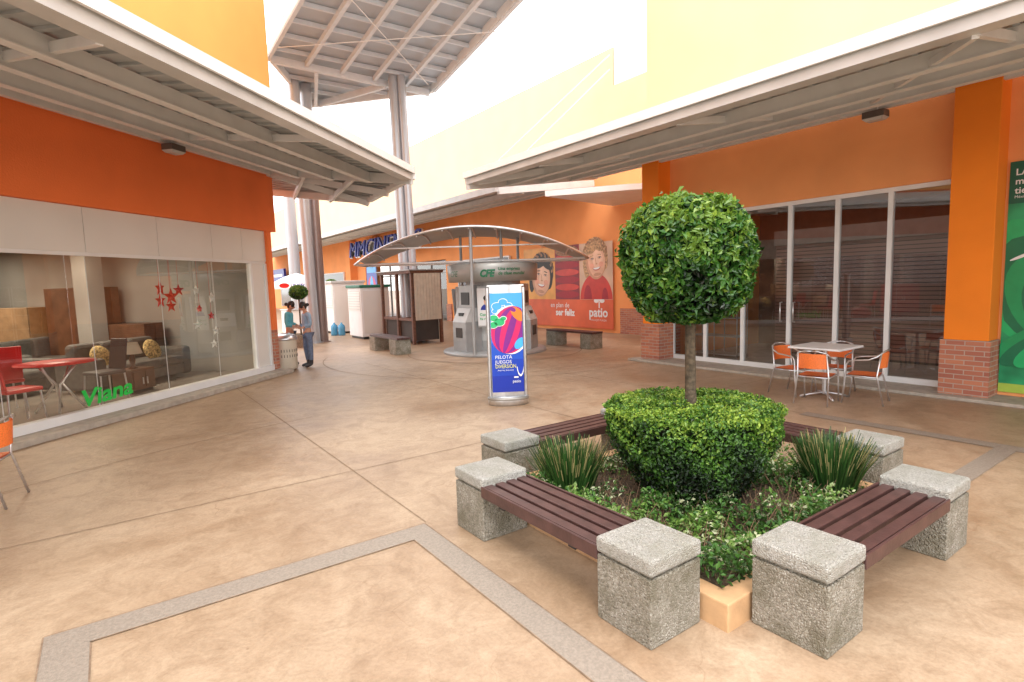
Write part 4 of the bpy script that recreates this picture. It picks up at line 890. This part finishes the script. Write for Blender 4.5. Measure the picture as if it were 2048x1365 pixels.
    h=MB();h.ellipsoid((0,-.018,.022),(.082,.095,.112),M_hair,20,12);hv=[hc+tilt@Vector(v) for v in h.v];h=MB();b3=MB();b3.ellipsoid((0,0,0),(1,1,1),M_hair,20,12)
    h.add(SC(hv),b3.f,M_hair,True);q=MB();q.ellipsoid((0,-.13,-.01),(.04,.045,.045),M_hair,12,8);h.add(SC([hc+tilt@Vector(v) for v in q.v]),q.f,M_hair,True);h.obj('hair',r)
    return r
M_jean=mat('grey_jeans',(.13,.16,.24),.85,var=.2,scale=20);M_teal=mat('teal_top',(.12,.42,.5),.8,var=.1);M_bl=mat('pale_blue_top',(.27,.38,.5),.8,var=.1);M_dj=mat('dark_jeans',(.03,.04,.07),.85);M_boot=mat('dark_boot',(.025,.02,.02),.5)
person((3.72,13.4,0),95,1.5,M_bl,M_jean,M_boot,'woman in pale blue top and grey jeans looking down')
person((3.47,13.95,0),-120,1.52,M_teal,M_dj,M_boot,'woman in teal top standing beside the litter bin looking down')
# ---------------------------------------------------------------- camera
f,t,ro,yaw=1131,.1019,-.0308,.6184
fw=Vector((math.sin(yaw)*math.cos(t),math.cos(yaw)*math.cos(t),-math.sin(t)));ri=Vector((math.cos(yaw),-math.sin(yaw),0));up=ri.cross(fw)
r2=ri*math.cos(ro)+up*math.sin(ro);u2=-ri*math.sin(ro)+up*math.cos(ro)
cam=bpy.data.cameras.new('camera');cam.sensor_width=36;cam.lens=f/2048*36;cam.clip_end=600;cam.clip_start=.05
co=bpy.data.objects.new('camera',cam);COL.objects.link(co)
mw=Matrix.Identity(4)
for i in range(3): mw[i][0]=r2[i];mw[i][1]=u2[i];mw[i][2]=-fw[i]
mw[0][3],mw[1][3],mw[2][3]=0,0,1.8
co.matrix_world=mw;S.camera=co
# ---------------------------------------------------------------- light
W=bpy.data.worlds.new('World');S.world=W;W.use_nodes=True;nt=W.node_tree;N=nt.nodes;L=nt.links
bg=N['Background'];sk=N.new('ShaderNodeTexSky');sk.sky_type='NISHITA';sk.sun_disc=False
EL,AZ=rad(58),rad(215)
sk.sun_elevation=EL;sk.sun_rotation=AZ;L.new(sk.outputs[0],bg.inputs[0]);bg.inputs[1].default_value=.08
b2=N.new('ShaderNodeBackground');b2.inputs[0].default_value=(1,.995,.985,1);b2.inputs[1].default_value=2.95
ad=N.new('ShaderNodeAddShader');L.new(bg.outputs[0],ad.inputs[0]);L.new(b2.outputs[0],ad.inputs[1]);L.new(ad.outputs[0],N['World Output'].inputs[0])
sl=bpy.data.lights.new('sun','SUN');sl.energy=1.3;sl.angle=rad(15);sl.color=(1,.96,.9)
so=bpy.data.objects.new('sun',sl);COL.objects.link(so)
sd=Vector((math.sin(AZ)*math.cos(EL),math.cos(AZ)*math.cos(EL),math.sin(EL)))
so.rotation_euler=sd.to_track_quat('Z','Y').to_euler()
